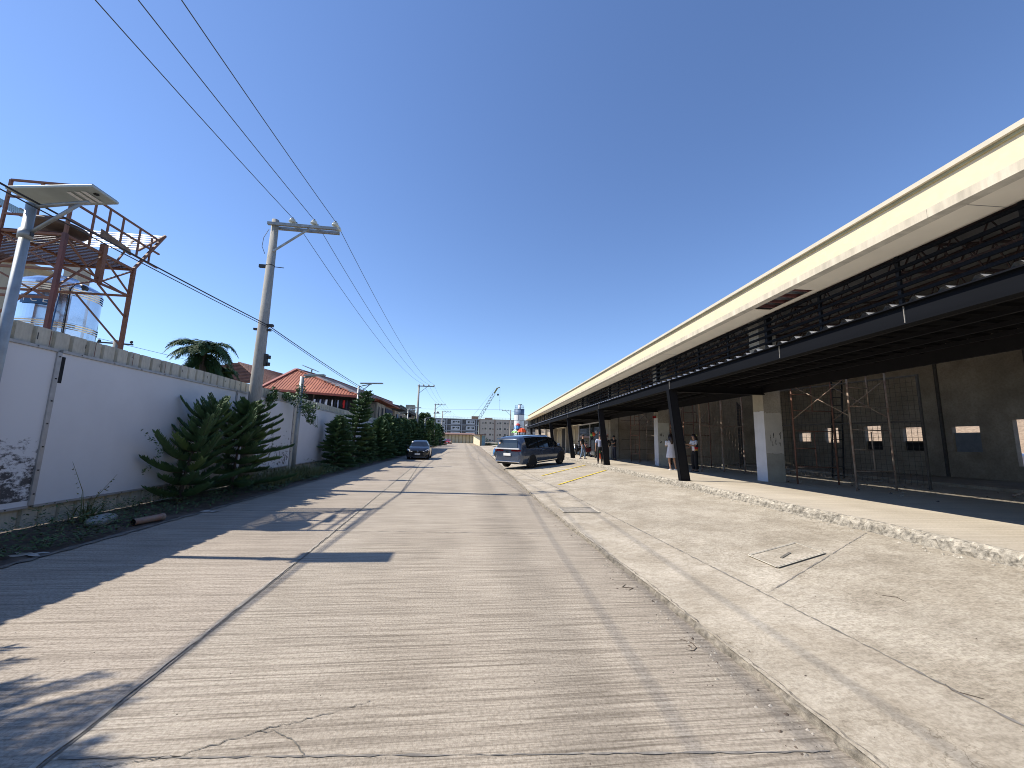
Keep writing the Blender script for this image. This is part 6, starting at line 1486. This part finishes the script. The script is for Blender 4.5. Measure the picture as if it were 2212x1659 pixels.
q = MB(); q.raw([(3.85,149,.3),(4.15,98,.15),(4.15,98,2.85),(3.85,149,3.5)], [(0,1,2,3)], boothm); q.raw([(4.15,98,.15),(4.6,98,.15),(4.6,98,2.85),(4.15,98,2.85)], [(0,1,2,3)], boothp); q.build("wall", parent=b2)
q = MB(); q.hexa([(4.6,98.0,.15),(5.35,97.9,.15),(5.35,98.1,.15),(4.6,98.1,.15)], [(4.6,98,2.75),(5.35,97.9,2.75),(5.35,98.1,2.75),(4.6,98.1,2.75)], bluegate); q.build("gate", parent=b2)
q = MB(); q.hexa([(2.9,97,2.9),(5.6,96.8,2.85),(6,150,3.5),(3.4,150,3.5)], [(2.9,97.,2.98),(5.6,96.8,3.1),(6,150,3.8),(3.4,150,3.8)], boothroof); q.build("roof", parent=b2)
q = MB(); q.box(5.35,5.5,97.8,98,0,2.95, bracket); q.build("post", parent=b2)
q = MB(); q.box(5.5,30,99,99.3,.1,.9, boothp); tag(q.build("low_wall"), "low brown boundary wall between the blue gate and the van", "wall")
q = MB(); rnd = R(101)
for k in range(10): leafcloud(q, (5.9+k*.7,98.3,.55+.25*sin(k*2.)), (.5,.5,.45), 120, .10, weed_m, rnd)
leafcloud(q, (5.9,98,1.6), (.4,.4,.8), 150, .10, tree_m, rnd)
tag(q.build("hedge"), "dark low hedge between the blue gate and the van", "hedge", kind='stuff')
# a pale jeepney-like vehicle edge beyond the van
s7, _ = sedan("blue and pale vehicle just peeking out behind the van's rear left corner", (4.1,31.,.2), .5, pl_blue, name="parked_car")
# playground
pg = thing("playground_frame", "plastic playground set with orange, blue and green scalloped roofs beyond the van", "playground", (9.5,66,.3))
def scallop(q, c, r_, h_, mat, n=10, lean=0):
    c = Vector(c); vs = [c+Vector((lean,0,h_))]
    for k in range(n*2):
        a = 2*pi*k/(n*2); vs.append(c+Vector((r_*cos(a)*(1 if k % 2 else .9), r_*sin(a)*(1 if k % 2 else .9), -.12 if k % 2 else .04)))
    vs2 = [c+Vector(((v-c).x*.7,(v-c).y*.7,h_*.62)) for v in vs[1:]]
    m2 = len(vs)-1; q.raw(vs+vs2, [(0,m2+1+k,m2+1+(k+1)%m2) for k in range(m2)]+[(m2+1+k,1+k,1+(k+1)%m2,m2+1+(k+1)%m2) for k in range(m2)], mat)
for (cx, cz, r_, h_, m_, nm) in ((9.65,3.15,1.0,.8,pl_or,"orange_roof"),(9.0,3.7,.66,.65,pl_blue,"blue_roof"),(8.85,3.35,.55,.25,pl_cyan,"pale_roof"),(8.75,3.05,.78,.32,pl_green,"green_roof"),(9.1,4.25,.42,.35,pl_red,"red_cap")):
    q = MB(); scallop(q, (cx,66,cz), r_, h_, m_); q.build(nm, parent=pg)
for x in (8.55,9.0,9.35,9.9,10.35):
    q = MB(); q.tube([(x,65.6,.3),(x,65.6,3.2)], .06, 8, steel_b); q.build("post", parent=pg)
q = MB(); q.box(8.5,10.4,65.5,66.6,1.7,1.8, steel_b); q.build("platform", parent=pg)
q = MB()
for z in (2.1,2.4,2.7):
    q.bar((8.5,65.5,z),(10.4,65.5,z), .05,.05, steel_b)
q.lathe([(0,-.02),(.14,-.02),(.14,.02),(0,.02)], (9.6,65.45,2.5), 10, whitepl, 'y'); q.box(9.9,10.2,65.4,65.5,2.2,2.7, pl_green); q.build("railing", parent=pg)
